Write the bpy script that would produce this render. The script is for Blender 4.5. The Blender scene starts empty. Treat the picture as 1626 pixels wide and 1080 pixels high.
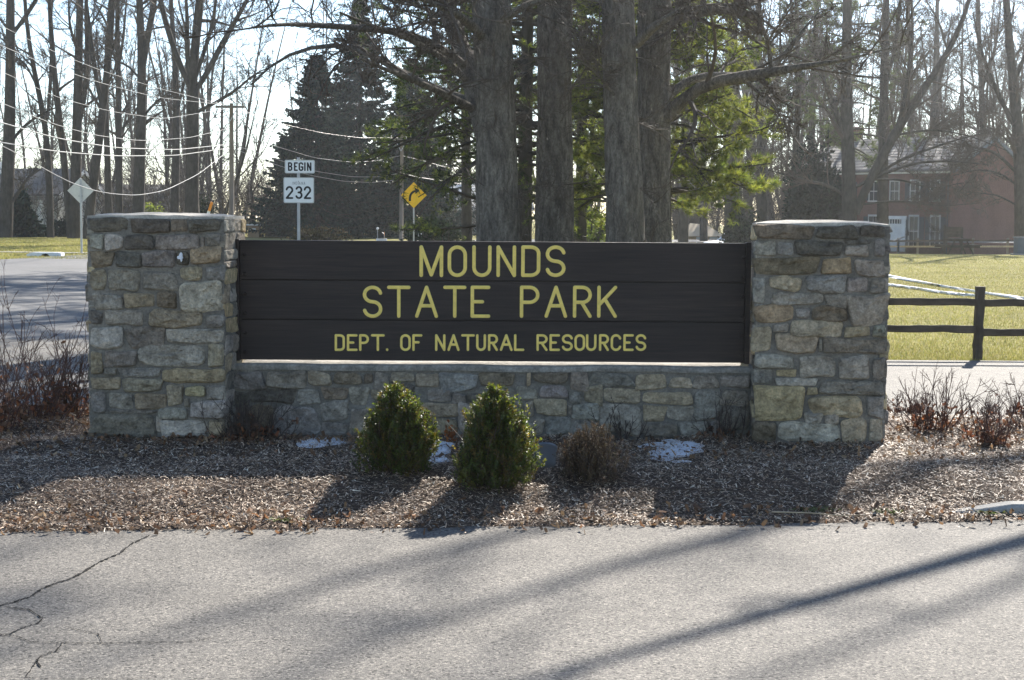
import bpy, math, random
import numpy as np
from mathutils import Matrix, Vector

# ------------------------------------------------------------------ camera, sky, sun, exposure
SC = bpy.context.scene
COL = SC.collection
RAD = math.radians
FPX, CX, CY = 2500.0, 813.0, 540.0          # focal length and centre in photo pixels
PITCH, ROLL, CAM_H = 4.574, 0.38, 1.75

cam_d = bpy.data.cameras.new('camera')
cam_d.sensor_width = 36.0
cam_d.lens = 36.0 * FPX / 1626.0
cam_d.clip_start, cam_d.clip_end = 0.1, 3000.0
cam = bpy.data.objects.new('camera', cam_d)
COL.objects.link(cam)
CAM_ROT = Matrix.Rotation(RAD(90 - PITCH), 3, 'X') @ Matrix.Rotation(RAD(ROLL), 3, 'Z')
cam.matrix_world = Matrix.Translation((0, 0, CAM_H)) @ CAM_ROT.to_4x4()
SC.camera = cam

SUN_AZ, SUN_EL = 22.0, 34.0                 # azimuth to the right of straight ahead, elevation
world = bpy.data.worlds.new('World')
SC.world = world
world.use_nodes = True
wn = world.node_tree
wn.nodes.clear()
w_out = wn.nodes.new('ShaderNodeOutputWorld')
w_bg = wn.nodes.new('ShaderNodeBackground')
w_sky = wn.nodes.new('ShaderNodeTexSky')
w_sky.sky_type = 'NISHITA'
w_sky.sun_disc = False
w_sky.sun_elevation = RAD(SUN_EL)
w_sky.sun_rotation = RAD(SUN_AZ)
w_sky.air_density, w_sky.dust_density, w_sky.ozone_density = 0.8, 0.2, 0.9
w_bg.inputs['Strength'].default_value = 0.09
wn.links.new(w_sky.outputs['Color'], w_bg.inputs['Color'])
wn.links.new(w_bg.outputs['Background'], w_out.inputs['Surface'])

sun_d = bpy.data.lights.new('sun', 'SUN')
sun_d.energy = 5.0
sun_d.angle = RAD(0.53)
sun_d.color = (1.0, 0.94, 0.85)
sun = bpy.data.objects.new('sun', sun_d)
COL.objects.link(sun)
_sd = Vector((math.sin(RAD(SUN_AZ)) * math.cos(RAD(SUN_EL)), math.cos(RAD(SUN_AZ)) * math.cos(RAD(SUN_EL)), math.sin(RAD(SUN_EL))))
sun.rotation_euler = _sd.to_track_quat('Z', 'Y').to_euler()
sun.location = (10, 40, 60)

SC.render.engine = 'CYCLES'
SC.view_settings.view_transform = 'Standard'
SC.view_settings.look = 'None'
SC.view_settings.gamma = 1.0
SC.view_settings.use_curve_mapping = False
SC.view_settings.exposure = 1.4
HAZE = 0.0003
SC.cycles.use_denoising = True
SC.cycles.max_bounces = 8
SC.cycles.diffuse_bounces = 3
SC.cycles.glossy_bounces = 2
SC.cycles.transmission_bounces = 4
SC.cycles.transparent_max_bounces = 8
SC.cycles.volume_bounces = 1
SC.cycles.sample_clamp_indirect = 4.0

# ------------------------------------------------------------------ measuring the photograph
def ray(px, py):
    return (CAM_ROT @ Vector(((px - CX) / FPX, -(py - CY) / FPX, -1.0))).normalized()
def at(px, py, Y):                           # the point seen at a pixel, Y metres ahead
    d = ray(px, py)
    return np.array([d.x / d.y * Y, Y, CAM_H + d.z / d.y * Y])
def gnd(px, py, z=0.0):                      # the point of a level z seen at a pixel
    d = ray(px, py)
    t = (z - CAM_H) / d.z
    return np.array([d.x * t, d.y * t, z])
def on_plane(px, py, O, N):
    d = np.array(ray(px, py)); c = np.array([0, 0, CAM_H])
    t = np.dot(np.array(O) - c, N) / np.dot(d, N)
    return c + d * t
def smooth(t):
    t = np.clip(t, 0, 1)
    return t * t * (3 - 2 * t)
def gz(x, y):                                # height of the open ground
    x = np.asarray(x, float); y = np.asarray(y, float)
    return -1.05 * smooth((y - 72) / 43) * smooth((x - 2) / 16)

def vnoise(p, seed=0):                       # smooth value noise, p (...,3) -> -1..1
    p = np.asarray(p, float)
    i = np.floor(p).astype(np.int64); f = p - i
    f = f * f * (3 - 2 * f)
    def h(a, b, c):
        n = (a * 374761393 + b * 668265263 + c * 2147483647 + seed * 974634777) & 0x7fffffff
        n = ((n ^ (n >> 13)) * 1274126177) & 0x7fffffff
        return ((n ^ (n >> 16)) & 0xffff) / 32767.5 - 1.0
    r = 0
    for a in (0, 1):
        for b in (0, 1):
            for c in (0, 1):
                w = (f[..., 0] if a else 1 - f[..., 0]) * (f[..., 1] if b else 1 - f[..., 1]) * (f[..., 2] if c else 1 - f[..., 2])
                r = r + w * h(i[..., 0] + a, i[..., 1] + b, i[..., 2] + c)
    return r

# ------------------------------------------------------------------ mesh helpers
class Geo:
    """Collects vertices and faces, then links them as ONE mesh object."""
    def __init__(s):
        s.v, s.f, s.c, s.n = [], [], [], 0
    def add(s, v, *faces, col=None):
        v = np.asarray(v, float).reshape(-1, 3)
        for f in faces:
            f = np.asarray(f, np.int64)
            if f.size:
                s.f.append(f + s.n)
        if col is not None:
            col = np.asarray(col, float)
            if col.ndim == 1:
                col = np.tile(col, (len(v), 1))
            s.c.append(col)
        s.v.append(v); s.n += len(v)
        return s
    def box(s, lo, hi, M=None):
        x0, y0, z0 = lo; x1, y1, z1 = hi
        v = np.array([[x0, y0, z0], [x1, y0, z0], [x1, y1, z0], [x0, y1, z0], [x0, y0, z1], [x1, y0, z1], [x1, y1, z1], [x0, y1, z1]], float)
        if M is not None:
            v = v @ np.asarray(M)[:3, :3].T + np.asarray(M)[:3, 3]
        return s.add(v, [[0, 3, 2, 1], [4, 5, 6, 7], [0, 1, 5, 4], [1, 2, 6, 5], [2, 3, 7, 6], [3, 0, 4, 7]])
    def beam(s, a, b, w, h, up=(0, 0, 1)):   # a box along a line
        a, b = np.array(a, float), np.array(b, float)
        t = (b - a); L = np.linalg.norm(t); t /= L
        u = np.cross(t, up); u /= np.linalg.norm(u); q = np.cross(u, t)
        v = []
        for p in (a, b):
            for (i, j) in ((-1, -1), (1, -1), (1, 1), (-1, 1)):
                v.append(p + u * w / 2 * i + q * h / 2 * j)
        return s.add(v, [[3, 2, 1, 0], [4, 5, 6, 7], [0, 1, 5, 4], [1, 2, 6, 5], [2, 3, 7, 6], [3, 0, 4, 7]])
    def tube(s, pts, rad, sides=8, cap=True, col=None):
        v, f = tubes(np.asarray(pts, float)[None], np.broadcast_to(np.asarray(rad, float), (len(pts),))[None], sides)
        s.add(v, f, col=col)
        if cap:
            n = len(pts)
            base = s.n - n * sides
            s.f.append(np.array([[base + i for i in range(sides)][::-1]]))
            s.f.append(np.array([[base + (n - 1) * sides + i for i in range(sides)]]))
        return s
    def prism(s, poly, O, U, V, N, d0, d1):  # a flat outline pushed from depth d0 to d1
        P = np.array([np.array(O) + np.array(U) * a + np.array(V) * b for a, b in poly])
        n = len(P); N = np.array(N, float)
        v = np.vstack([P + N * d0, P + N * d1])
        i = np.arange(n); j = (i + 1) % n
        s.add(v, np.stack([i, j, j + n, i + n], 1))
        s.f.append(np.array([list(range(n, 2 * n))]) + s.n - 2 * n)
        s.f.append(np.array([list(range(n))[::-1]]) + s.n - 2 * n)
        return s
    def build(s, name, mat=None, parent=None, smooth=False, bevel=0.0):
        me = bpy.data.meshes.new(name)
        v = np.vstack(s.v)
        if parent is not None:
            b = parent
            off = np.zeros(3)
            while b is not None:
                off += np.array(b.location); b = b.parent
            v = v - off
        tot = np.concatenate([np.full(len(f), f.shape[1]) for f in s.f])
        loops = np.concatenate([f.ravel() for f in s.f])
        me.vertices.add(len(v)); me.vertices.foreach_set('co', v.ravel())
        me.loops.add(len(loops)); me.loops.foreach_set('vertex_index', loops.astype(np.int32))
        me.polygons.add(len(tot))
        me.polygons.foreach_set('loop_start', np.concatenate([[0], np.cumsum(tot)[:-1]]).astype(np.int32))
        me.polygons.foreach_set('use_smooth', np.full(len(tot), smooth))
        me.update(calc_edges=True)
        if s.c:
            c = np.vstack(s.c); c = np.hstack([c, np.ones((len(c), 1))])
            at_ = me.attributes.new('tint', 'FLOAT_COLOR', 'POINT')
            at_.data.foreach_set('color', c.astype(np.float32).ravel())
        if mat is not None:
            me.materials.append(mat)
        o = bpy.data.objects.new(name, me)
        COL.objects.link(o)
        if parent is not None:
            o.parent = parent
        if bevel:
            m = o.modifiers.new('bevel', 'BEVEL'); m.width = bevel; m.segments = 2; m.limit_method = 'ANGLE'
        return o

def tubes(P, R, sides=3):
    """P (N,K,3) centre lines, R (N,K) radii -> verts, quads of N open tubes."""
    N, K, _ = P.shape
    T = np.empty_like(P)
    T[:, 1:-1] = P[:, 2:] - P[:, :-2]; T[:, 0] = P[:, 1] - P[:, 0]; T[:, -1] = P[:, -1] - P[:, -2]
    T /= np.linalg.norm(T, axis=2, keepdims=True) + 1e-9
    m = np.abs(T.mean(1))
    ref = np.where((m[:, 2] > 0.7)[:, None], [1.0, 0.0, 0.0], [0.0, 0.0, 1.0])[:, None, :]
    U = np.cross(T, ref); U /= np.linalg.norm(U, axis=2, keepdims=True) + 1e-9
    V = np.cross(T, U)
    a = np.arange(sides) * 2 * math.pi / sides
    ring = P[:, :, None] + R[:, :, None, None] * (np.cos(a)[None, None, :, None] * U[:, :, None] + np.sin(a)[None, None, :, None] * V[:, :, None])
    n = np.arange(N)[:, None, None] * K * sides; k = np.arange(K - 1)[None, :, None] * sides
    i = np.arange(sides)[None, None, :]; j = (i + 1) % sides
    f = np.stack([n + k + i, n + k + sides + i, n + k + sides + j, n + k + j], -1).reshape(-1, 4)
    return ring.reshape(-1, 3), f

RIB = np.random.default_rng(4242)
def ribbons(P, R):
    """the finest twigs: flat tapering slivers, each turned its own way"""
    N, K, _ = P.shape
    d = P[:, -1] - P[:, 0]
    S = np.cross(d, RIB.normal(0, 1, (N, 3))); S /= np.linalg.norm(S, axis=1, keepdims=True) + 1e-9
    o = S[:, None] * R[:, :, None] * 1.15
    v = np.stack([P - o, P + o], 2).reshape(-1, 3)
    n = np.arange(N)[:, None] * K * 2; k = np.arange(K - 1)[None] * 2
    a = (n + k).ravel()
    return v, np.stack([a, a + 1, a + 3, a + 2], 1)

def lathe(profile, sides=16):                # (r,z) pairs -> verts, quads
    a = np.arange(sides) * 2 * math.pi / sides
    v = np.array([[r * math.cos(t), r * math.sin(t), z] for r, z in profile for t in a])
    k = np.arange(len(profile) - 1)[:, None] * sides; i = np.arange(sides)[None]; j = (i + 1) % sides
    return v, np.stack([k + i, k + j, k + sides + j, k + sides + i], -1).reshape(-1, 4)

def grid(xs, ys, zf):
    X, Y = np.meshgrid(xs, ys)
    v = np.stack([X, Y, zf(X, Y)], -1).reshape(-1, 3)
    nx, ny = len(xs), len(ys)
    a = (np.arange(ny - 1)[:, None] * nx + np.arange(nx - 1)[None]).ravel()
    return v, np.stack([a, a + 1, a + nx + 1, a + nx], 1)

def tag(o, label=None, cat=None, group=None, kind=None):
    if label: o['label'] = label
    if cat: o['category'] = cat
    if group: o['group'] = group
    if kind: o['kind'] = kind
    return o
def thing(name, label, cat, loc=(0, 0, 0), group=None):
    o = bpy.data.objects.new(name, None)
    o.empty_display_size = 0.2
    COL.objects.link(o)
    o.location = tuple(float(c) for c in loc)
    return tag(o, label, cat, group, 'thing')
def copy_tree(o, parent=None):
    c = o.copy(); COL.objects.link(c)
    if parent is not None: c.parent = parent
    for ch in list(o.children):
        copy_tree(ch, c)
    return c

# ------------------------------------------------------------------ materials
def mat(name, col, rough=0.85, noise=(), bump=(), src='const', spec=0.25, transl=0.0, tcol=None, metal=0.0, coord='Object', gain=1.0):
    """col: base colour; noise: (scale, amount, detail[, (sx,sy,sz)]) layers that lighten and darken it;
    bump: (scale, height, detail[, stretch]) layers; src: const, attr (tint attribute) or obj (object colour)."""
    m = bpy.data.materials.new(name); m.use_nodes = True
    t = m.node_tree; t.nodes.clear()
    N, L = t.nodes.new, t.links.new
    out = N('ShaderNodeOutputMaterial'); b = N('ShaderNodeBsdfPrincipled')
    b.inputs['Roughness'].default_value = rough
    b.inputs['Specular IOR Level'].default_value = spec
    b.inputs['Metallic'].default_value = metal
    tc = N('ShaderNodeTexCoord')
    def ntex(layer):
        n = N('ShaderNodeTexNoise'); n.inputs['Scale'].default_value = layer[0]
        n.inputs['Detail'].default_value = layer[2]; n.inputs['Roughness'].default_value = 0.6
        if len(layer) > 3:
            mp = N('ShaderNodeMapping'); mp.inputs['Scale'].default_value = layer[3]
            L(tc.outputs[coord], mp.inputs['Vector']); L(mp.outputs['Vector'], n.inputs['Vector'])
        else:
            L(tc.outputs[coord], n.inputs['Vector'])
        return n
    if src == 'attr':
        a = N('ShaderNodeAttribute'); a.attribute_name = 'tint'; c = a.outputs['Color']
    elif src == 'obj':
        a = N('ShaderNodeObjectInfo'); c = a.outputs['Color']
    else:
        a = N('ShaderNodeRGB'); a.outputs[0].default_value = (*col, 1); c = a.outputs[0]
    for layer in noise:
        n = ntex(layer)
        mr = N('ShaderNodeMapRange')
        mr.inputs['From Min'].default_value, mr.inputs['From Max'].default_value = 0.3, 0.7
        mr.inputs['To Min'].default_value, mr.inputs['To Max'].default_value = 1 - layer[1], 1 + layer[1]
        L(n.outputs['Fac'], mr.inputs['Value'])
        mx = N('ShaderNodeMix'); mx.data_type = 'RGBA'; mx.blend_type = 'MULTIPLY'
        mx.inputs['Factor'].default_value = 1.0
        L(c, mx.inputs['A']); L(mr.outputs['Result'], mx.inputs['B'])
        c = mx.outputs['Result']
    L(c, b.inputs['Base Color'])
    prev = None
    for layer in bump:
        n = ntex(layer)
        bp = N('ShaderNodeBump'); bp.inputs['Strength'].default_value = 1.0
        bp.inputs['Distance'].default_value = layer[1]
        L(n.outputs['Fac'], bp.inputs['Height'])
        if prev is not None: L(prev, bp.inputs['Normal'])
        prev = bp.outputs['Normal']
    if prev is not None: L(prev, b.inputs['Normal'])
    if transl:
        tr = N('ShaderNodeBsdfTranslucent')
        if tcol is not None:
            mx = N('ShaderNodeMix'); mx.data_type = 'RGBA'; mx.blend_type = 'MULTIPLY'; mx.inputs['Factor'].default_value = 1.0
            L(c, mx.inputs['A']); mx.inputs['B'].default_value = (*tcol, 1); L(mx.outputs['Result'], tr.inputs['Color'])
        else:
            L(c, tr.inputs['Color'])
        ms = N('ShaderNodeMixShader'); ms.inputs['Fac'].default_value = transl
        L(b.outputs[0], ms.inputs[1]); L(tr.outputs[0], ms.inputs[2]); L(ms.outputs[0], out.inputs['Surface'])
    else:
        L(b.outputs[0], out.inputs['Surface'])
    m['_nodes'] = 1
    return m

M = {}
M['stone'] = mat('rough limestone', (.3, .3, .3), .9, [(2.0, .16, 5), (8, .26, 6), (24, .34, 6), (70, .26, 4)], [(8, .09, 6), (34, .03, 5), (110, .006, 2)], src='obj', spec=.2)
M['mortar'] = mat('lime mortar', (.20, .182, .152), .95, [(3, .3, 5), (14, .25, 5), (70, .25, 3)], [(30, .015, 5)], spec=.15)
M['cap'] = mat('weathered cap mortar', (.42, .39, .34), .95, [(6, .25, 5), (70, .2, 3)], [(40, .012, 4)], spec=.15)
M['ledge'] = mat('grimy ledge mortar', (.27, .25, .215), .95, [(5, .3, 5), (25, .3, 4), (70, .2, 3)], [(30, .02, 5)], spec=.15)
M['board'] = mat('dark stained board', (.030, .020, .0155), .5, [(1.5, .3, 4, (.6, 2, 4)), (3, .35, 4, (.5, 6, 12)), (9, .45, 5, (.4, 10, 22))], [(10, .003, 5, (.3, 10, 26))], spec=.35)
M['letter'] = mat('routed yellow paint', (.92, .70, .18), .6, [(20, .12, 4)], [(60, .002, 3)], spec=.3)
M['bark'] = mat('oak bark', (.145, .13, .113), .95, [(3, .3, 5, (1, 1, .3)), (13, .5, 5, (1, 1, .28)), (38, .35, 4, (1, 1, .5))], [(11, .09, 5, (1, 1, .3)), (45, .03, 4, (1, 1, .55))], spec=.1)
M['bark_far'] = mat('grey bark', (.062, .055, .048), .95, [(1.2, .3, 3), (9, .3, 4, (1, 1, .3))], spec=.1)
M['twig'] = mat('bare twigs', (.085, .068, .055), .8, [(.8, .25, 2)], spec=.25)
M['twig_red'] = mat('reddish shrub stems', (.10, .052, .040), .6, [(5, .4, 3)], spec=.35)
M['twig_brown'] = mat('dull shrub stems', (.075, .055, .043), .7, [(5, .4, 3)], spec=.3)
M['needle'] = mat('spruce needles', (.02, .035, .02),   .9, src='attr', spec=.04, transl=.08)
M['pine'] = mat('pine needles', (.05, .07, .03), .55, src='attr', spec=.35, transl=.55, tcol=(1.7, 1.75, .7))
M['leaf'] = mat('glossy small leaves', (.05, .08, .02), .45, src='attr', spec=.35, transl=.45, tcol=(1.6, 1.7, .6))
M['dryleaf'] = mat('dry leaves', (.2, .1, .05), .7, src='attr', spec=.3, transl=.3)
M['chip'] = mat('mulch chips', (.2, .15, .1), .6, src='attr', spec=.4, noise=[(60, .2, 2)])
M['soil'] = mat('mulch bed soil', (.10, .072, .053), .95, [(3, .25, 4), (40, .4, 4)], [(45, .03, 5)], spec=.15)
M['grass'] = mat('winter grass blades', (.1, .1, .03), .6, src='attr', spec=.3, transl=.35)
M['lawn'] = mat('winter lawn', (.23, .21, .068), .95, [(.05, .2, 3), (.35, .28, 4), (3, .25, 4), (30, .35, 3)], [(25, .04, 4)], spec=.1)
M['concrete'] = mat('old concrete', (.30, .29, .27), .9, [(4, .2, 5), (70, .15, 3)], [(80, .004, 3)], spec=.2)
M['snow'] = mat('old snow', (.80, .82, .85), .6, [(20, .1, 4)], [(25, .02, 4)], spec=.3)
M['wood'] = mat('weathered fence wood', (.085, .066, .048), .85, [(4, .3, 4), (14, .3, 4, (.2, 1, 1))], [(16, .01, 4, (.2, 1, 1))], spec=.2)
M['woodpost'] = mat('weathered post wood', (.075, .060, .045), .85, [(4, .3, 4), (14, .3, 4, (1, 1, .2))], [(16, .01, 4, (1, 1, .2))], spec=.2)
M['newwood'] = mat('pale wood', (.42, .33, .22), .8, [(8, .2, 4)], spec=.2)
M['galv'] = mat('galvanised steel', (.42, .43, .44), .5, [(6, .12, 4)], spec=.5, metal=.5)
M['signback'] = mat('bare aluminium sign back', (.62, .62, .58), .5, [(5, .08, 3)], spec=.4)
M['white'] = mat('white sign sheeting', (.88, .89, .88), .45, [(10, .03, 3)], spec=.4)
M['whitepaint'] = mat('white paint', (.80, .80, .78), .6, [(3, .08, 3)], spec=.3)
M['trim'] = mat('old white trim', (.46, .46, .45), .6, [(3, .08, 3)], spec=.3)
M['black'] = mat('black sign print', (.015, .015, .016), .5, spec=.3)
M['grey_print'] = mat('pale grey print', (.42, .42, .42), .5, spec=.3)
M['yellow'] = mat('yellow sign sheeting', (.92, .54, .01), .45, [(6, .05, 3)], spec=.4)
M['wire'] = mat('cable sheath', (.24, .235, .22), .35, spec=.6, metal=.3)
M['pole'] = mat('utility pole wood', (.20, .17, .14), .9, [(3, .2, 4, (1, 1, .2))], spec=.15)
M['brick'] = mat('red brick', (.14, .068, .055), .9, [(.6, .15, 3), (9, .2, 3)], spec=.15)
M['shingle'] = mat('wood shingle roof', (.13, .125, .12), .85, [(1, .2, 3), (7, .35, 3, (1, 1, 5))], spec=.25)
M['shutter'] = mat('dark shutter paint', (.035, .042, .05), .6, [(3, .1, 2)], spec=.3)
M['glass'] = mat('dark window glass', (.03, .035, .04), .12, spec=.5)
M['siding'] = mat('pale siding', (.60, .60, .58), .8, [(1, .06, 2)], spec=.2)
M['greysiding'] = mat('grey siding', (.26, .27, .28), .8, [(1, .08, 2)], spec=.2)
M['roofing'] = mat('asphalt shingles', (.13, .125, .12), .9, [(2, .2, 3)], spec=.2)
M['tanroof'] = mat('tan roof', (.52, .40, .26), .8, [(1, .1, 2)], spec=.2)
M['orange'] = mat('orange plastic', (.80, .30, .04), .5, spec=.4)
M['cabinet'] = mat('blue grey painted steel', (.13, .15, .17), .8, [(3, .1, 2)], spec=.15)
M['tanpaint'] = mat('tan paint', (.34, .24, .15), .8, [(2, .1, 2)], spec=.2)
M['lamp'] = mat('grey cast housing', (.16, .17, .18), .5, [(8, .1, 3)], spec=.4)
M['crack'] = mat('crack filler', (.018, .017, .016), .95, spec=.1)

def asphalt(name, base, worn):
    m = mat(name, base, .82, [(.25, .14, 4), (1.3, .12, 5), (5, .08, 4)], [(160, .006, 3)], spec=.35)
    t = m.node_tree; N, L = t.nodes.new, t.links.new
    b = next(n for n in t.nodes if n.type == 'BSDF_PRINCIPLED')
    src = b.inputs['Base Color'].links[0].from_socket
    tc = next(n for n in t.nodes if n.type == 'TEX_COORD')
    v = N('ShaderNodeTexVoronoi'); v.inputs['Scale'].default_value = 120.0
    L(tc.outputs['Object'], v.inputs['Vector'])
    r = N('ShaderNodeValToRGB')                       # each pebble its own tone
    cr = r.color_ramp
    cr.elements[0].position, cr.elements[0].color = 0.0, (.30, .30, .31, 1)
    cr.elements[1].position, cr.elements[1].color = 1.0, (2.1, 2.05, 1.95, 1)
    e = cr.elements.new(.16); e.color = (.72, .72, .72, 1)
    e = cr.elements.new(.75); e.color = (1.16, 1.14, 1.11, 1)
    sx = N('ShaderNodeSeparateColor'); L(v.outputs['Color'], sx.inputs[0]); L(sx.outputs[0], r.inputs[0])
    mx = N('ShaderNodeMix'); mx.data_type = 'RGBA'; mx.blend_type = 'MULTIPLY'; mx.inputs['Factor'].default_value = worn
    L(src, mx.inputs['A']); L(r.outputs[0], mx.inputs['B'])
    v2 = N('ShaderNodeTexVoronoi'); v2.inputs['Scale'].default_value = 30.0      # small pits where stones were lost
    L(tc.outputs['Object'], v2.inputs['Vector'])
    mr = N('ShaderNodeMapRange'); mr.inputs['From Min'].default_value, mr.inputs['From Max'].default_value = .15, .27
    mr.inputs['To Min'].default_value, mr.inputs['To Max'].default_value = .22, 1.0
    L(v2.outputs['Distance'], mr.inputs['Value'])
    mx2 = N('ShaderNodeMix'); mx2.data_type = 'RGBA'; mx2.blend_type = 'MULTIPLY'; mx2.inputs['Factor'].default_value = 1.0
    L(mx.outputs['Result'], mx2.inputs['A']); L(mr.outputs['Result'], mx2.inputs['B'])
    L(mx2.outputs['Result'], b.inputs['Base Color'])
    return m
M['asphalt'] = asphalt('worn asphalt', (.150, .140, .126), 1.0)
M['highway'] = asphalt('grey highway asphalt', (.135, .135, .136), .7)

# brick courses and shingle courses for the far house: relief in the material, too far away to pick apart
def courses(m, scale_z, depth, amount):
    t = m.node_tree; N, L = t.nodes.new, t.links.new
    b = next(n for n in t.nodes if n.type == 'BSDF_PRINCIPLED')
    src = b.inputs['Base Color'].links[0].from_socket
    tc = next(n for n in t.nodes if n.type == 'TEX_COORD')
    w = N('ShaderNodeTexWave'); w.bands_direction = 'Z'; w.inputs['Scale'].default_value = scale_z
    w.inputs['Distortion'].default_value = .6; w.inputs['Detail'].default_value = 2
    L(tc.outputs['Object'], w.inputs['Vector'])
    mr = N('ShaderNodeMapRange'); mr.inputs['To Min'].default_value = 1 - amount; mr.inputs['To Max'].default_value = 1 + amount
    L(w.outputs['Fac'], mr.inputs['Value'])
    mx = N('ShaderNodeMix'); mx.data_type = 'RGBA'; mx.blend_type = 'MULTIPLY'; mx.inputs['Factor'].default_value = 1
    L(src, mx.inputs['A']); L(mr.outputs['Result'], mx.inputs['B']); L(mx.outputs['Result'], b.inputs['Base Color'])
    bp = N('ShaderNodeBump'); bp.inputs['Distance'].default_value = depth; L(w.outputs['Fac'], bp.inputs['Height'])
    L(bp.outputs['Normal'], b.inputs['Normal'])
courses(M['shingle'], 1.3, .03, .25)
courses(M['brick'], 3.5, .006, .12)
courses(M['siding'], 1.4, .01, .08)
courses(M['greysiding'], 1.4, .01, .08)

# ------------------------------------------------------------------ the ground
rng = np.random.default_rng(7)
xs = np.concatenate([np.linspace(-300, -45, 12), np.linspace(-40, 60, 51), np.linspace(66, 300, 12)])
ys = np.concatenate([np.linspace(-30, 14, 6), np.linspace(17, 140, 63), np.linspace(150, 460, 12)])
v, f = grid(xs, ys, lambda X, Y: gz(X, Y) - 0.03)
tag(Geo().add(v, f).build('ground', M['lawn'], smooth=True), 'open winter lawn reaching back to the woods', kind='structure')

def sheet(name, outline, z, m, label, nz=True):
    g = Geo()
    P = np.array([[x, y, z] for x, y in outline])
    g.add(P, [list(range(len(P)))])
    o = g.build(name, m)
    return tag(o, label, kind='structure')
FRONT_A, FRONT_B = gnd(0, 845), gnd(1500, 830)         # near edge of the planting bed
def front(x):
    s = (FRONT_B[1] - FRONT_A[1]) / (FRONT_B[0] - FRONT_A[0])
    return FRONT_A[1] + (x - FRONT_A[0]) * s
road = sheet('park_road', [(-26, -20), (40, -20), (40, 19.15), (12, 19.2), (4, 19.2), (-2, 19.6), (-5.2, 21.5), (-24, 21.5)], 0.0, M['asphalt'], 'pale worn asphalt drive looping round the sign bed')
hwy = sheet('highway', [(-24, 21.4), (-5.0, 21.4), (-5.4, 40), (-5.6, 68), (-2.6, 88), (5, 101), (20, 108), (60, 112), (60, 119), (18, 116), (0, 110), (-9, 99), (-13.2, 86), (-16.4, 70), (-17.9, 61), (-19.2, 52), (-23, 36)], -0.006, M['highway'], 'grey highway leading away behind the left pillar')

def crack(pts, w, seed):
    r = np.random.default_rng(seed)
    P = []
    for (a, b) in zip(pts[:-1], pts[1:]):
        n = max(2, int(math.hypot(b[0] - a[0], b[1] - a[1]) / 7))
        for i in range(n):
            t = i / n
            P.append((a[0] + (b[0] - a[0]) * t + r.normal(0, 1.3), a[1] + (b[1] - a[1]) * t + r.normal(0, 1.2)))
    P.append(pts[-1])
    Q = np.array([gnd(x, 820 + y, 0.004) for x, y in [(p[0] / 3.011, p[1] / 3.011) for p in P]])
    T = np.gradient(Q, axis=0); T /= np.linalg.norm(T, axis=1, keepdims=True) + 1e-9
    S = np.stack([-T[:, 1], T[:, 0], np.zeros(len(T))], 1)
    wl = w * (0.25 + r.random(len(Q)) ** 1.5 * 1.1)
    wl[0] *= .3; wl[-1] *= .2
    v = np.vstack([Q + S * wl[:, None] / 2, Q - S * wl[:, None] / 2])
    n = len(Q); i = np.arange(n - 1)
    o = Geo().add(v, np.stack([i, i + n, i + n + 1, i + 1], 1)).build('crack', M['crack'], road)
    return o
crack([(720, 86), (620, 135), (575, 175), (490, 210), (435, 240), (400, 265), (330, 300), (260, 320), (190, 350), (150, 380), (60, 410), (-60, 440)], .017, 1)
crack([(30, 432), (140, 445), (180, 470), (203, 487), (180, 510), (110, 530), (50, 560), (-30, 575)], .009, 2)
crack([(-20, 556), (90, 575), (150, 600), (480, 605), (760, 600), (900, 598), (1050, 572)], .007, 3)
crack([(172, 680), (183, 700), (196, 720)], .007, 4)
crack([(120, 770), (330, 777), (720, 772)], .005, 5)
crack([(300, 600), (270, 640), (190, 670), (120, 770)], .007, 6)
crack([(300, 520), (390, 545), (470, 560), (485, 605)], .006, 8)

# ------------------------------------------------------------------ the planting bed
BX0, BX1, BACK = -8.5, 8.5, 13.75
def bed_d(x, y):
    x = np.asarray(x, float); y = np.asarray(y, float)
    w = .05 * vnoise(np.stack([x * 1.7, y * 1.7, x * 0], -1), 5) + .03 * vnoise(np.stack([x * 6, y * 6, x * 0], -1), 6)
    return np.minimum(np.minimum(y - front(x), BACK - y + .1 * np.sin(x)), np.minimum(x - BX0, BX1 - x)) + w * np.where(y > 11, 1, .6)
def bz(x, y):
    d = bed_d(x, y)
    n = vnoise(np.stack([np.asarray(x) * 2.2, np.asarray(y) * 2.2, np.zeros_like(np.asarray(x, float))], -1), 11)
    return np.where(d < 0, -.02, .115 * smooth(d / 1.1) + .022 * n * smooth(d / .4) + .012 * smooth(d / .05))
v, f = grid(np.linspace(BX0 - .1, BX1 + .1, 170), np.linspace(8.2, BACK + .3, 84), bz)
tag(Geo().add(v, f).build('mulch_bed', M['soil'], smooth=True), 'brown planting bed around the stone sign', kind='structure')

def in_view(n, y0, y1, r, px0=-60, px1=1690, near=1.0):
    """random ground points inside the camera's wedge, denser towards the camera if near > 1"""
    y = y0 + (y1 - y0) * r.random(n) ** near
    px = px0 + (px1 - px0) * r.random(n)
    return (px - CX) / FPX * y, y

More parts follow.
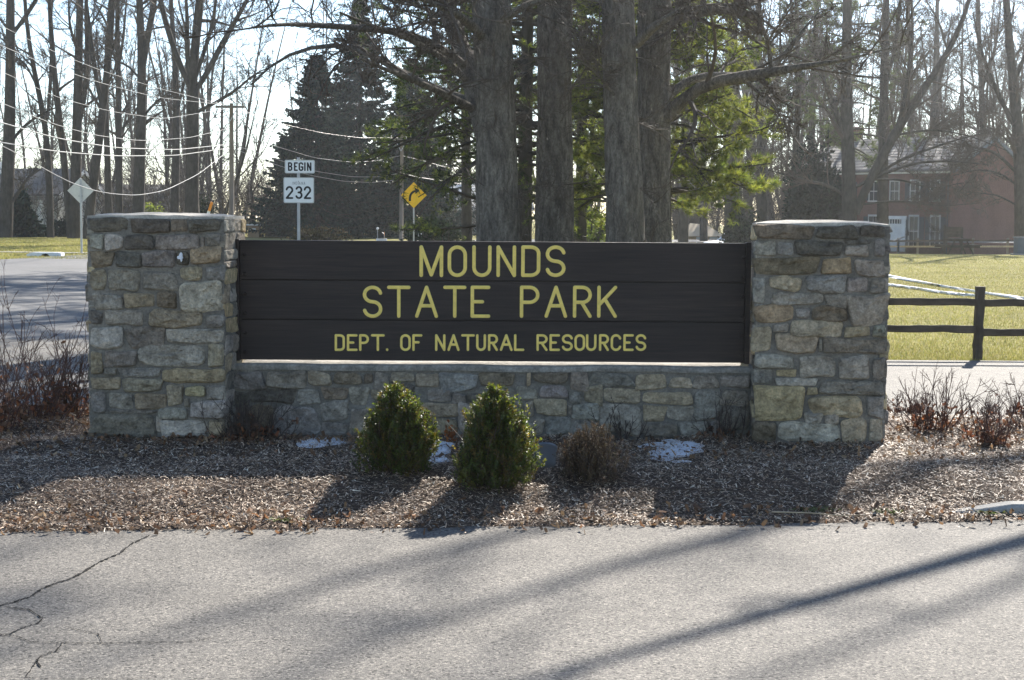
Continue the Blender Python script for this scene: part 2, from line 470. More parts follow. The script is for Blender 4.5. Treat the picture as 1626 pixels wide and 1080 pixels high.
def shards(x, y, z, L, W, r, tilt=.35, bend=.25, lift=.0):
    """bent flat slivers: 6 vertices, 2 quads each"""
    n = len(x)
    yaw = r.random(n) * 2 * math.pi
    d = np.stack([np.cos(yaw), np.sin(yaw), r.normal(0, tilt, n)], 1); d /= np.linalg.norm(d, axis=1, keepdims=True)
    up = np.stack([r.normal(0, tilt, n), r.normal(0, tilt, n), np.ones(n)], 1)
    s = np.cross(up, d); s /= np.linalg.norm(s, axis=1, keepdims=True)
    nn = np.cross(d, s)
    c = np.stack([x, y, z + lift], 1)
    L = L[:, None]; W = W[:, None]
    b = nn * (L * r.normal(0, bend, n)[:, None])
    v = np.stack([c - d * L / 2 - s * W * .35, c - d * L / 2 + s * W * .35, c + b - s * W / 2, c + b + s * W / 2, c + d * L / 2 - s * W * .3, c + d * L / 2 + s * W * .3], 1)
    k = np.arange(n)[:, None] * 6
    f = np.concatenate([k + np.array([[0, 2, 3, 1]]), k + np.array([[2, 4, 5, 3]])])
    return v.reshape(-1, 3), f
def slivers(x, y, z, L, W, r, tilt=.35):
    """twisted flat slivers of four vertices"""
    n = len(x)
    yaw = r.random(n) * 2 * math.pi
    d = unit_(np.stack([np.cos(yaw), np.sin(yaw), r.normal(0, tilt, n)], 1))
    def side():
        return unit_(np.cross(np.stack([r.normal(0, tilt * 1.3, n), r.normal(0, tilt * 1.3, n), np.ones(n)], 1), d))
    c = np.stack([x, y, z], 1); L = L[:, None]; W = W[:, None]
    s1, s2 = side() * W / 2, side() * W / 2 * r.uniform(.3, 1, (n, 1))
    v = np.stack([c - d * L / 2 - s1, c - d * L / 2 + s1, c + d * L / 2 + s2, c + d * L / 2 - s2], 1)
    return v.reshape(-1, 3), np.arange(n)[:, None] * 4 + np.array([[0, 1, 2, 3]])
def unit_(a): return a / (np.linalg.norm(a, axis=-1, keepdims=True) + 1e-9)
def pick(pal, n, r, var=.25):
    p = np.array(pal, float)
    c = p[r.integers(0, len(p), n)] * (1 + r.normal(0, var, (n, 1))).clip(.35, 1.9)
    return c.clip(.004, .9)

r = np.random.default_rng(21)
N = 215000
x, y = in_view(N, 8.4, BACK + .1, r, -420, 2060, near=1.15)
d = bed_d(x, y)
ok = (d > -.02 + .05 * r.random(N) ** 3) | ((d > -.30) & (r.random(N) < .05 * np.exp(d / .09)))
x, y, d = x[ok], y[ok], d[ok]
L = .009 + .036 * r.random(len(x)) ** 2; W = .0025 + .0055 * r.random(len(x))
v, f = slivers(x, y, np.maximum(bz(x, y), 0) + .005 + .013 * r.random(len(x)), L, W, r, .3)
pal = [(.48, .34, .225), (.29, .19, .122), (.60, .475, .345), (.14, .089, .057), (.40, .29, .195), (.66, .55, .42), (.21, .138, .09)]
cc = pick(pal, len(x), r)
tag(Geo().add(v, f, col=np.repeat(cc, 4, 0)).build('mulch', M['chip']), 'shredded bark mulch covering the planting bed', kind='stuff')

# fallen leaves: a drift along the road edge, under the shrubs and along the wall
xa, ya = in_view(2100, 8.4, 9.2, r, -420, 2060, near=1.6)
xb, yb = in_view(1500, 10.3, 12.2, r)
xl = np.concatenate([xa, xb, r.normal(-3.9, .55, 800), r.normal(3.7, .45, 300), r.normal(-1.9, .5, 300)])
yl = np.concatenate([ya, yb, r.normal(12.2, .6, 800), r.normal(11.7, .5, 300), r.normal(11.1, .12, 300)])
ok = (bed_d(xl, yl) > -.22 * r.random(len(xl)) ** 2) & ((bed_d(xl, yl) < .28) | (yl > 9.9) | (r.random(len(xl)) < .12))
xl, yl = xl[ok], yl[ok]
n = len(xl)
v, f = shards(xl, yl, np.maximum(bz(xl, yl), 0) + .012 + .02 * r.random(n), .02 + .04 * r.random(n) ** 1.5, .010 + .018 * r.random(n), r, .7, .45)
cc = pick([(.24, .13, .07), (.19, .105, .06), (.28, .17, .09), (.16, .105, .07), (.32, .22, .13), (.11, .075, .05)], n, r)
tag(Geo().add(v, f, col=np.repeat(cc, 6, 0)).build('fallen_leaves', M['dryleaf']), 'dry brown leaves lying on the mulch', kind='stuff')
# a few weeds at the road edge
g = Geo()
for px, py in ((445, 828), (1310, 806), (1280, 812), (1410, 815), (1305, 812), (1565, 815)):
    c = gnd(px, py, .02)
    n = 60
    x = c[0] + r.normal(0, .045, n); y = c[1] + r.normal(0, .03, n)
    v, f = shards(x, y, np.full(n, .03), .02 + .03 * r.random(n), .008 + .008 * r.random(n), r, .5, .2)
    g.add(v, f, col=np.repeat(pick([(.10, .13, .03), (.13, .14, .05)], n, r), 6, 0))
tag(g.build('weeds', M['grass']), 'small green weeds at the road edge', kind='stuff')

# melting snow on the bed
def snow_patch(px0, px1, py0, py1, seed, label):
    rr = np.random.default_rng(seed)
    a, b = gnd(px0, py1, .11), gnd(px1, py0, .11)
    xs = np.linspace(a[0] - .08, b[0] + .08, 70); ys = np.linspace(a[1] - .08, b[1] + .08, 36)
    X, Y = np.meshgrid(xs, ys)
    u = (X - (a[0] + b[0]) / 2) / ((b[0] - a[0]) / 2); w = (Y - (a[1] + b[1]) / 2) / ((b[1] - a[1]) / 2)
    h = 1 - u ** 2 - w ** 2 + .9 * vnoise(np.stack([X * 7, Y * 7, X * 0 + seed], -1), 3) + .16 * vnoise(np.stack([X * 22, Y * 22, X * 0], -1), 4)
    Z = bz(X, Y) + .004 + np.clip(h - .25, -1, .5) * .022
    v = np.stack([X, Y, Z], -1).reshape(-1, 3)
    nx, ny = 70, 36
    q = (np.arange(ny - 1)[:, None] * nx + np.arange(nx - 1)[None]).ravel()
    f = np.stack([q, q + 1, q + nx + 1, q + nx], 1)
    keep = h.ravel()[f].max(1) > -.05
    return tag(Geo().add(v, f[keep]).build('snow_patch', M['snow'], smooth=True), label, kind='stuff')
snow_patch(462, 552, 697, 716, 1, 'thin snow patch at the wall foot left of the bushes')
snow_patch(672, 722, 700, 746, 2, 'snow remnant on the mulch between the two green bushes')
snow_patch(1028, 1104, 704, 736, 3, 'snow patch on the mulch right of the brown bush')

# kerb end at the right front
kb = gnd(1500, 826, 0.0)
kL = 5.0
prof = []
g = Geo()
n = 24
for i in range(n):
    t = i / (n - 1) * kL
    h = .062 * smooth((t + .02) / .5) + .012
    w = .12 * (.35 + .65 * float(smooth((t + .02) / .3)))
    for (a, b) in ((-w / 2, -.05), (-w / 2, h * .72), (-w * .34, h), (w * .5, h), (w * .5, -.05)):
        prof.append((kb[0] + t, kb[1] + .16 + a + .02 * math.sin(t * 2), b))
v = np.array(prof); i = np.arange(n - 1)[:, None] * 5; j = np.arange(5)[None]
f = np.stack([i + j, i + 5 + j, i + 5 + (j + 1) % 5, i + (j + 1) % 5], -1).reshape(-1, 4)
g.add(v, f, [[4, 3, 2, 1, 0]])
tag(g.build('kerb', M['concrete'], smooth=False, bevel=.008), 'tapered concrete kerb end beside the mulch at right', kind='structure')

# ------------------------------------------------------------------ the masonry
YAW = RAD(5.0)
PU = np.array([math.cos(YAW), -math.sin(YAW), 0.0])      # along a pillar's front
PS = np.array([math.sin(YAW), math.cos(YAW), 0.0])       # into the depth
UP = np.array([0, 0, 1.0])
TONE = {'g': (0.351, 0.305, 0.239), 'l': (0.468, 0.412, 0.326), 'd': (0.170, 0.146, 0.113), 't': (0.445, 0.361, 0.242), 'u': (0.538, 0.426, 0.249), 'n': (0.252, 0.199, 0.138), 'b': (0.339, 0.305, 0.254), 'o': (0.404, 0.302, 0.185), 'm': (0.252, 0.220, 0.174)}

def stone_mesh(x0, y0, x1, y1, r, prot, skew=1.0):
    """a rough hewn block face: rounded outline, broken front; (u, v, depth) vertices"""
    w, h = x1 - x0, y1 - y0
    n = 26
    t = (np.arange(n) + .5) / n * 2 * math.pi
    e = 2 / r.uniform(3.6, 11)
    cx, sy = np.cos(t), np.sin(t)
    X = np.sign(cx) * np.abs(cx) ** e; Y = np.sign(sy) * np.abs(sy) ** e
    s1, s2, s3 = r.normal(0, .06, 3) * skew
    off = r.random(3) * 50
    m = min(w, h)
    U = X * w / 2 * (1 + s1 * Y) ; V = Y * h / 2 * (1 + s2 * X) + s3 * h * .5 * X
    wob = vnoise(np.stack([U * 16, V * 16, U * 0], -1) + off, 2) * m * .11
    U = U * (1 + wob / (w / 2)); V = V * (1 + wob / (h / 2))
    ins = [(1.0, None), (1.0, .45), (1 - .045, .9), (.68, 1.0), (.34, 1.05)]
    tiltu, tiltv = r.normal(0, .05, 2)
    rows = []
    for k, (s, d) in enumerate(ins):
        if k >= 2:
            q = max(0.0, (1 - s)) * m * (.9 if k == 2 else .55)
            a = U * np.maximum(.05, 1 - q * 1.6 / (w / 2)) if k == 2 else U * s
            b = V * np.maximum(.05, 1 - q * 1.6 / (h / 2)) if k == 2 else V * s
        else:
            a, b = U * s, V * s
        if d is None:
            z = np.full(n, -.05)
        else:
            nz = vnoise(np.stack([a * 15, b * 15, a * 0], -1) + off, 3) * .014 + vnoise(np.stack([a * 45, b * 45, a * 0], -1) + off, 4) * .007
            z = prot * d + nz * (.5 + .5 * (k > 1)) * (prot / .02) ** .5 + (tiltu * a + tiltv * b) * (k > 0)
            z = np.maximum(z, -.004)
        rows.append(np.stack([a, b, z], 1))
    rows.append(np.array([[0, 0, prot * 1.05 + r.normal(0, .004)]]))
    v = np.vstack(rows) + np.array([(x0 + x1) / 2, (y0 + y1) / 2, 0])
    i = np.arange(n); j = (i + 1) % n
    q = np.concatenate([np.stack([k * n + i, k * n + j, (k + 1) * n + j, (k + 1) * n + i], 1) for k in range(len(ins) - 1)])
    c = len(v) - 1
    tr = np.stack([(len(ins) - 1) * n + i, (len(ins) - 1) * n + j, np.full(n, c)], 1)
    return v, q, tr
def lay(parent, O, U, V, Nn, stones, r, prot=(.016, .036), skew=1.0):
    for (x0, y0, x1, y1, tone) in stones:
        gap = .0035
        if x1 - x0 < .03 or y1 - y0 < .02: continue
        v, q, tr = stone_mesh(x0 + gap, y0 + gap, x1 - gap, y1 - gap, r, r.uniform(*prot), skew)
        Wv = np.array(O) + v[:, :1] * np.array(U) + v[:, 1:2] * np.array(V) + v[:, 2:3] * np.array(Nn)
        o = Geo().add(Wv, q, tr).build('stone', M['stone'], parent, smooth=False)
        c = np.array(TONE[tone]) * r.uniform(.82, 1.2) * np.array([1 + r.normal(0, .025), 1, 1 + r.normal(0, .03)])
        o.color = (*[float(k) for k in c], 1)
def random_courses(W, H, r, z0=0.0):
    out = []; y = z0
    while y < H - .03:
        h = min(r.uniform(.075, .165), H - y)
        if H - y - h < .05: h = H - y
        x = 0
        while x < W - .02:
            w = r.uniform(.13, .34)
            if W - x - w < .1: w = W - x
            if h > .12 and r.random() < .25:
                s = h * r.uniform(.4, .6)
                out += [(x, y, x + w, y + s, r.choice(list('gglmtb'))), (x, y + s, x + w, y + h, r.choice(list('gglmtb')))]
            else:
                out.append((x, y, x + w, y + h, r.choice(list('gggllmmtdbu'))))
            x += w
        y += h
    return out

LP = """40 68 205 133 d,210 72 382 137 d,385 75 455 130 n,458 72 598 133 d,35 138 95 205 g,100 140 180 210 l,184 140 312 208 d,318 140 505 208 g,508 150 530 200 g,533 135 598 190 b,
38 210 140 282 n,146 213 255 283 d,258 212 400 285 m,404 212 462 275 d,465 193 598 268 o,37 285 110 385 t,113 293 247 385 g,265 300 412 382 g,420 278 520 340 t,535 275 615 340 b,
415 345 608 477 l,320 385 408 460 n,185 390 316 452 t,45 395 182 465 g,37 468 92 527 m,100 462 266 532 g,283 465 520 540 t,535 483 612 543 b,
37 537 175 632 l,187 540 350 635 g,368 546 608 606 l,40 645 90 740 t,98 640 236 710 g,240 616 530 708 l,540 607 612 712 t,98 714 152 742 g,158 712 338 752 b,345 714 618 776 u,
40 750 168 806 t,175 757 350 815 t,368 783 436 875 t,440 790 530 838 u,535 785 618 848 b,40 810 104 906 b,118 818 220 890 l,232 824 364 888 t,440 842 464 880 g,
325 884 455 935 g,467 855 618 930 l,120 893 320 908 g,40 912 312 1002 m,318 920 346 988 l,340 940 540 1010 l,546 938 615 1006 t"""
RP = """75 70 330 134 n,334 75 520 136 d,523 72 638 126 d,75 142 165 206 g,172 145 246 206 b,250 142 455 206 d,460 160 567 208 g,462 138 578 157 d,583 128 638 208 g,
72 212 352 286 n,363 214 497 286 o,502 220 638 296 g,63 297 124 410 l,132 290 284 356 t,289 289 466 362 b,470 297 562 362 g,566 302 640 370 m,
128 360 142 408 g,146 362 370 417 g,378 368 475 434 g,477 374 643 503 g,68 414 247 492 o,250 430 315 474 b,320 420 472 490 n,62 507 150 617 t,155 497 222 534 g,226 480 455 556 t,460 505 577 553 t,580 500 640 553 g,
167 540 344 622 t,348 562 368 618 g,370 560 638 627 g,74 628 248 688 l,262 637 426 727 l,432 640 565 736 l,576 640 636 744 g,66 688 154 756 b,165 690 256 724 u,162 728 346 764 l,352 742 632 803 g,
70 764 291 913 u,298 768 349 803 u,306 806 537 891 u,556 806 631 901 g,288 878 370 928 l,373 880 441 931 l,64 916 170 1003 n,173 918 438 1002 l,444 896 560 1003 t,563 903 628 1002 t"""
WA = """25 115 240 235 g,246 112 498 220 m,502 118 650 200 t,655 120 838 200 n,842 122 903 190 n,908 122 1000 240 g,1008 118 1156 178 t,1160 128 1306 215 t,1312 124 1542 242 b,1550 124 1770 206 n,
20 240 126 352 d,132 222 427 310 d,432 224 576 318 b,580 206 748 290 n,753 212 878 330 g,882 220 955 290 t,1004 182 1155 300 d,1230 222 1380 305 g,1384 246 1474 315 g,1478 246 1640 308 d,
20 356 126 500 d,130 314 280 488 n,284 322 575 512 b,578 294 748 420 g,580 424 748 510 m,753 334 900 512 g,905 296 1000 500 d,1004 304 1186 400 m,1004 404 1186 510 g,1190 312 1456 396 t,1190 400 1255 505 g,1260 400 1420 502 t,1426 320 1612 500 l"""
WB = """215 120 246 206 t,250 114 476 192 n,480 118 594 240 g,598 118 876 212 m,880 128 1082 232 t,1086 148 1236 222 t,1240 138 1400 222 g,1406 140 1590 216 g,
30 212 150 300 m,156 212 290 292 g,296 198 474 282 b,478 244 560 316 b,566 196 682 312 t,688 218 915 312 t,922 238 1242 318 t,1248 228 1402 412 b,1408 222 1590 332 m,
30 304 190 410 m,194 298 264 402 g,268 286 464 386 t,470 320 496 380 g,500 314 660 412 l,664 318 925 502 g,930 324 1072 426 t,1076 324 1242 416 g,1408 338 1590 482 m,
30 414 176 512 g,180 406 326 512 g,330 392 496 512 b,500 416 660 510 b,930 430 1152 520 g,1158 422 1334 522 g,1340 418 1402 520 g"""
def traced(txt, ox, oy, sc, O, Nn, U, V):
    out = []
    for item in txt.replace('\n', '').split(','):
        a = item.split()
        x0, y0, x1, y1 = [float(k) for k in a[:4]]
        p = on_plane(ox + x0 / sc, oy + y1 / sc, O, Nn) - O
        q = on_plane(ox + x1 / sc, oy + y0 / sc, O, Nn) - O
        out.append((np.dot(p, U), np.dot(p, V), np.dot(q, U), np.dot(q, V), a[4]))
    return out

def pillar(label, px0, px1, pyb, pyt, Y0, txt, ox, oy, seed, D=.57):
    r = np.random.default_rng(seed)
    O = at(px0, pyb, Y0)
    E = on_plane(px1, pyb + 4, O, -PS)
    W = float(np.dot(E - O, PU))
    T = on_plane((px0 + px1) / 2, pyt, O, -PS)
    H = float(T[2] - O[2])
    t = thing('stone_pillar', label, 'pillar', O + PU * W / 2 + PS * D / 2, 'stone pillars of the entrance sign')
    rows = []
    g = Geo()
    i = .014
    def pt(u, d, z): return O + PU * u + PS * d + UP * z
    def slab(u0, u1, d0, d1, z0, z1):
        v = [pt(u0, d0, z0), pt(u1, d0, z0), pt(u1, d1, z0), pt(u0, d1, z0), pt(u0, d0, z1), pt(u1, d0, z1), pt(u1, d1, z1), pt(u0, d1, z1)]
        g.add(v, [[0, 3, 2, 1], [4, 5, 6, 7], [0, 1, 5, 4], [1, 2, 6, 5], [2, 3, 7, 6], [3, 0, 4, 7]])
    slab(0, W, 0.0, D, -.25, H - .01)
    g.build('mortar_core', M['mortar'], t)
    g = Geo(); slab(-.012, W + .012, -.016, D + .016, -.25, .012)
    g.build('footing', M['concrete'], t, bevel=.01)
    # domed mortar cap
    nx, ny = 22, 14
    us = np.linspace(.0, W, nx); ds = np.linspace(.0, D, ny)
    Uu, Dd = np.meshgrid(us, ds)
    dome = (1 - ((Uu - W / 2) / (W / 2 + .02)) ** 2) * (1 - ((Dd - D / 2) / (D / 2 + .02)) ** 2)
    Z = H + .002 +   .030 * np.sqrt(np.clip(dome, 0, 1)) + .006 * vnoise(np.stack([Uu * 9, Dd * 9, Uu * 0 + seed], -1), 1)
    v = (O + Uu[..., None] * PU + Dd[..., None] * PS + Z[..., None] * UP).reshape(-1, 3)
    q = (np.arange(ny - 1)[:, None] * nx + np.arange(nx - 1)[None]).ravel()
    f = np.stack([q, q + 1, q + nx + 1, q + nx], 1)
    g = Geo().add(v, f)
    rim = [k for k in range(nx)] + [nx * k + nx - 1 for k in range(1, ny)] + [nx * (ny - 1) + k for k in range(nx - 2, -1, -1)] + [nx * k for k in range(ny - 2, 0, -1)]
    low = v[rim].copy(); low[:, 2] = O[2] + H - .03
    g.add(np.vstack([v[rim], low]), np.stack([np.arange(len(rim)), np.arange(len(rim)) + len(rim), (np.arange(len(rim)) + 1) % len(rim) + len(rim), (np.arange(len(rim)) + 1) % len(rim)], 1))
    g.build('mortar_cap', M['cap'], t, smooth=True)
    lay(t, O, PU, UP, -PS, traced(txt, ox, oy, 2.7, O, -PS, PU, UP), r)
    # the two sides and the back, in rough courses
    lay(t, O + PU * W, PS, UP, PU, random_courses(D, H - .005, r, .02), r, (.004, .016))
    lay(t, O + PS * D, -PS, UP, -PU, random_courses(D, H - .005, r, .02), r, (.004, .016))
    lay(t, O + PU * W + PS * D, -PU, UP, PS, random_courses(W, H - .005, r, .02), r)
    return t, O, W, H
PYF = 11.2
lp, LO, LW, LH = pillar('left stone pillar of the sign, beside the highway, with a white lichen spot', 143.5, 358, 700, 345, PYF + .04, LP, 130, 320, 3)
rp, RO, RW, RH = pillar('right stone pillar of the sign, with a big buff block near its foot', 1196, 1404, 711, 357, PYF, RP, 1170, 330, 4)
# white lichen spot on the left pillar
c = on_plane(130 + 429 / 2.7, 320 + 238 / 2.7, LO, -PS) - PS * .03
a = np.linspace(0, 2 * math.pi, 18)[:-1]
rr = np.random.default_rng(5)
rad = .024 * (1 + .35 * rr.normal(0, 1, len(a)).clip(-1, 1))
Geo().prism([(math.cos(t) * q * .8, math.sin(t) * q * 1.1) for t, q in zip(a, rad)], c, PU, UP, -PS, -.02, .004).build('lichen_spot', M['snow'], lp)

# low wall between the pillars
WY, WT = 11.42, .34
O = np.array([LO[0] + LW * PU[0] - .02, WY, at(780, 700, WY)[2] - .02])
Ww = RO[0] - O[0] + .03
ztop = at(780, 581, WY)[2]
wall = thing('stone_wall', 'low stone wall under the sign board between the two pillars', 'wall', (O[0] + Ww / 2, WY, O[2]))
XU, NY = np.array([1.0, 0, 0]), np.array([0, -1.0, 0])
Geo().box((O[0], WY, O[2] - .25), (O[0] + Ww, WY + WT, ztop - .03)).build('mortar_core', M['mortar'], wall)
nx, ny = 90, 8
xs = np.linspace(O[0], O[0] + Ww, nx)
g = Geo()
cap_p = [(-.016, -.040), (-.022, -.018), (-.018, -.004), (-.015, .0), (WT * .5, .006), (WT + .01, 0.0), (WT + .02, -.02), (WT + .02, -.048)]
v = np.array([[x, WY + a + .006 * float(vnoise(np.array([x * 9, b * 30, 0.0]), 8)), ztop + b + (.006 * float(vnoise(np.array([x * 3, a * 9, 1.0]), 9)) if k < 7 else 0)] for x in xs for k, (a, b) in enumerate(cap_p)])
i = np.arange(nx - 1)[:, None] * 8; j = np.arange(7)[None]
g.add(v, np.stack([i + j, i + 8 + j, i + 9 + j, i + 1 + j], -1).reshape(-1, 4))
g.build('wall_cap', M['ledge'], wall, smooth=True)
r = np.random.default_rng(9)
O2 = np.array([O[0], WY, O[2]])
st = traced(WA, 360, 560, 3.871, O2, NY, XU, UP) + traced(WB, 780, 560, 3.871, O2, NY, XU, UP)
st = [(max(a, .01), b, min(c_, Ww - .01), d_, e) for a, b, c_, d_, e in st]
lay(wall, O2, XU, UP, NY, st, r, (.012, .03), 1.6)

# ------------------------------------------------------------------ lettering in strokes
def arc(cx, cy, rx, ry, a0, a1, n=12):
    return [(cx + rx * math.cos(RAD(a0 + (a1 - a0) * i / n)), cy + ry * math.sin(RAD(a0 + (a1 - a0) * i / n))) for i in range(n + 1)]
def glyph(ch, a):
    """strokes of a letter in a unit box; a = width / height"""
    q = min(.5, .5 * a)
    if ch == 'M': return [[(0, 0), (0, 1)], [(0, 1), (.5, .02), (1, 1)], [(1, 1), (1, 0)]]
    if ch == 'N': return [[(0, 0), (0, 1), (1, 0), (1, 1)]]
    if ch == 'O': return [arc(.5, 1 - q, .5, q, 180, 0) + arc(.5, q, .5, q, 0, -180) + [(0, 1 - q)]]
    if ch == 'U': return [[(0, 1)] + arc(.5, q, .5, q, 180, 360) + [(1, 1)]]
    if ch == 'D': return [[(0, 0), (0, 1)] + arc(.5, 1 - q * .8, .5, q * .8, 90, 0, 8) + arc(.5, q * .8, .5, q * .8, 0, -90, 8) + [(0, 0)]]
    if ch == 'S':
        h = .25
        return [arc(.5, 1 - h, .5, h, 12, 180, 12) + arc(.5, 1 - h, .5, h, 180, 270, 6) + arc(.5, h, .5, h, 90, 0, 6) + arc(.5, h, .5, h, 0, -168, 12)]
    if ch == 'T': return [[(0, 1), (1, 1)], [(.5, 1), (.5, 0)]]
    if ch == 'A': return [[(0, 0), (.5, 1), (1, 0)], [(.2, .36), (.8, .36)]]
    if ch == 'E': return [[(1, 1), (0, 1), (0, 0), (1, 0)], [(0, .5), (.62, .5)]]
    if ch == 'F': return [[(1, 1), (0, 1), (0, 0)], [(0, .52), (.65, .52)]]
    if ch == 'L': return [[(0, 1), (0, 0), (1, 0)]]
    if ch in 'PR':
        h = .26
        s = [[(0, 0), (0, 1), (.5, 1)] + arc(.5, 1 - h, .5, h, 90, -90, 12) + [(0, 1 - 2 * h)]]
        if ch == 'R': s.append([(.45, 1 - 2 * h), (1, 0)])
        return s
    if ch == 'K': return [[(0, 0), (0, 1)], [(1, 1), (0, .38)], [(.35, .6), (1, 0)]]
    if ch in 'CG':
        s = arc(.5, 1 - q, .5, q, 15, 180, 12) + arc(.5, q, .5, q, 180, 345 if ch == 'C' else 360, 12)
        return [s] if ch == 'C' else [s + [(1, .45), (.55, .45)]]
    if ch == 'B':
        return [[(0, 0), (0, 1), (.5, 1)] + arc(.5, .76, .46, .24, 90, -90, 10) + [(0, .52)], [(.5, .52)] + arc(.5, .26, .5, .26, 90, -90, 10) + [(0, 0)]]
    if ch == 'I': return [[(.5, 0), (.5, 1)]]
    if ch == '.': return [[(.5, .0), (.5, .02)]]
    if ch == '2': return [arc(.5, .72, .5, .28, 170, -20, 14) + [(0, 0), (1, 0)]]
    if ch == '3': return [arc(.5, .75, .46, .25, 160, -80, 14) + [(.42, .51)], [(.42, .51)] + arc(.5, .26, .5, .26, 80, -160, 14)]
    return []
def letter(ch, O, U, V, Nn, w, h, sw, m, parent, name='letter', depth=.32):
    """round-ended strokes lying on a face; O is the lower left corner"""
    g = Geo()
    rr_ = sw / 2
    U, V, Nn = np.array(U, float), np.array(V, float), np.array(Nn, float)
    w_, h_ = max(w - sw, .0005), h - sw
    for s in glyph(ch, w_ / h_):
        p = np.array([(rr_ + a * w_, rr_ + b * h_) for a, b in s])
        keep = [0] + [i for i in range(1, len(p)) if np.linalg.norm(p[i] - p[i - 1]) > 1e-5]
        p = p[keep]
        T = np.empty_like(p)
        sharp = [False] * len(p)
        # ribbon with mitred joints, rounded ends
        def ribbon(q):
            n = len(q)
            d = np.gradient(q, axis=0) if n > 1 else np.array([[1, 0]])
            seg = q[1:] - q[:-1]; seg /= np.linalg.norm(seg, axis=1, keepdims=True)
            left = []
            for i in range(n):
                if i == 0: m_ = np.array([-seg[0][1], seg[0][0]])
                elif i == n - 1: m_ = np.array([-seg[-1][1], seg[-1][0]])
                else:
                    b_ = seg[i - 1] + seg[i]
                    nb = np.linalg.norm(b_)
                    m_ = np.array([-b_[1], b_[0]]) / nb
                    m_ = m_ / max(.35, float(np.dot(m_, [-seg[i][1], seg[i][0]])))
                left.append(m_)
            return np.array(left)
        # break at sharp corners so that joints stay round
        runs, cur = [], [p[0]]
        for i in range(1, len(p)):
            cur.append(p[i])
            if i < len(p) - 1:
                a_, b_ = p[i] - p[i - 1], p[i + 1] - p[i]
                if np.dot(a_, b_) / (np.linalg.norm(a_) * np.linalg.norm(b_)) < .8:
                    runs.append(np.array(cur)); cur = [p[i]]
        runs.append(np.array(cur))
        for q in runs:
            if len(q) < 2: continue
            t0 = (q[1] - q[0]) / np.linalg.norm(q[1] - q[0]); t1 = (q[-1] - q[-2]) / np.linalg.norm(q[-1] - q[-2])
            mm = ribbon(q)
            ends0 = [(q[0] - t0 * rr_ * math.sin(k), math.cos(k)) for k in (RAD(88), RAD(60), RAD(30))]
            ends1 = [(q[-1] + t1 * rr_ * math.sin(k), math.cos(k)) for k in (RAD(30), RAD(60), RAD(88))]
            C = [e[0] for e in ends0] + list(q) + [e[0] for e in ends1]
            R = [e[1] for e in ends0] + [1] * len(q) + [e[1] for e in ends1]
            Mn = [mm[0]] * 3 + list(mm) + [mm[-1]] * 3
            rows = []
            for c_, k, m_ in zip(C, R, Mn):
                for a_, b_ in ((-1, -.2), (-.96, .35), (-.6, .8), (0, 1), (.6, .8), (.96, .35), (1, -.2)):
                    xy = c_ + m_ * rr_ * a_ * k
                    rows.append(np.array(O) + U * xy[0] + V * xy[1] + Nn * (b_ * rr_ * depth * max(k, .3)))
            n = len(C); i = np.arange(n - 1)[:, None] * 7; j = np.arange(6)[None]
            g.add(np.array(rows), np.stack([i + j, i + j + 1, i + 8 + j, i + 7 + j], -1).reshape(-1, 4))
    return g.build(name, m, parent, smooth=True)

# ------------------------------------------------------------------ the sign board
SY = 11.47
zL = [at(781, k, SY)[2] for k in (574.2, 509.6, 446.6, 383.2)]
xL, xR = at(371, 476, SY)[0], at(1191.5, 480, SY)[0]
sign = thing('park_sign', 'long dark wooden board with yellow MOUNDS STATE PARK lettering', 'sign', ((xL + xR) / 2, SY, zL[0]))
boards = []
for k in range(3):
    g = Geo(); th = .062
    ex = (.0, .004, .002)[k]
    g.box((xL + .045, SY + ex * .5, zL[k] + .0022), (xR - .04, SY + th, zL[k + 1] - .0022))
    if k < 2:      # a hidden lap closes the joint to the next board
        g.box((xL + .05, SY + .024, zL[k + 1] - .02), (xR - .045, SY + .040, zL[k + 1] + .02))
    b = g.build('board', M['board'], sign, bevel=.004)
    boards.append(b)
for a, b in ((xL, xL + .043), (xR - .038, xR)):
    Geo().box((a, SY - .010, zL[0] - .006), (b, SY + .075, zL[3] + .004)).build('end_cleat', M['board'], sign, bevel=.004)
for x_ in (xL + .30 * .2, xR - .075):
    for z_ in (.06, .20, .345, .485, .63, .77):
        vv, ff = lathe([(0, .012), (.010, .011), (.015, .005), (.016, -.004)], 10)
        vv = np.stack([vv[:, 0] + x_ + .02, SY - vv[:, 2] - .001, vv[:, 1] + zL[0] + z_], 1)
        Geo().add(vv, ff).build('bolt', M['board'], sign, smooth=True)
def text_line(spec, y0, y1, sw, board, dy=0.0):
    for ch, a, b in spec:
        pl = at(a, y1, SY); pr = at(b, y1, SY); pt = at((a + b) / 2, y0, SY)
        zb = at((a + b) / 2, y1, SY)[2]
        letter(ch, (pl[0], SY + .001, zb), (1, 0, 0), (0, 0, 1), (0, -1, 0), pr[0] - pl[0], pt[2] - zb, sw, M['letter'], board)
A = lambda v: 360 + v / 3.871
B = lambda v: 780 + v / 3.871
px = SY / FPX
text_line([('M', A(1184), A(1331)), ('O', A(1357), A(1477)), ('U', A(1508), B(2)), ('N', B(31), B(153)), ('D', B(183), B(302)), ('S', B(333), B(457))], 389.6, 440.2, 5.9 * px, boards[2])
text_line([('S', A(836), A(957)), ('T', A(985), A(1130)), ('A', A(1157), A(1299)), ('T', A(1330), A(1473)), ('E', A(1498), A(1620)), ('P', B(175), B(296)), ('A', B(327), B(467)), ('R', B(501), B(618)), ('K', B(650), B(773))], 453.6, 505.0, 5.7 * px, boards[1])
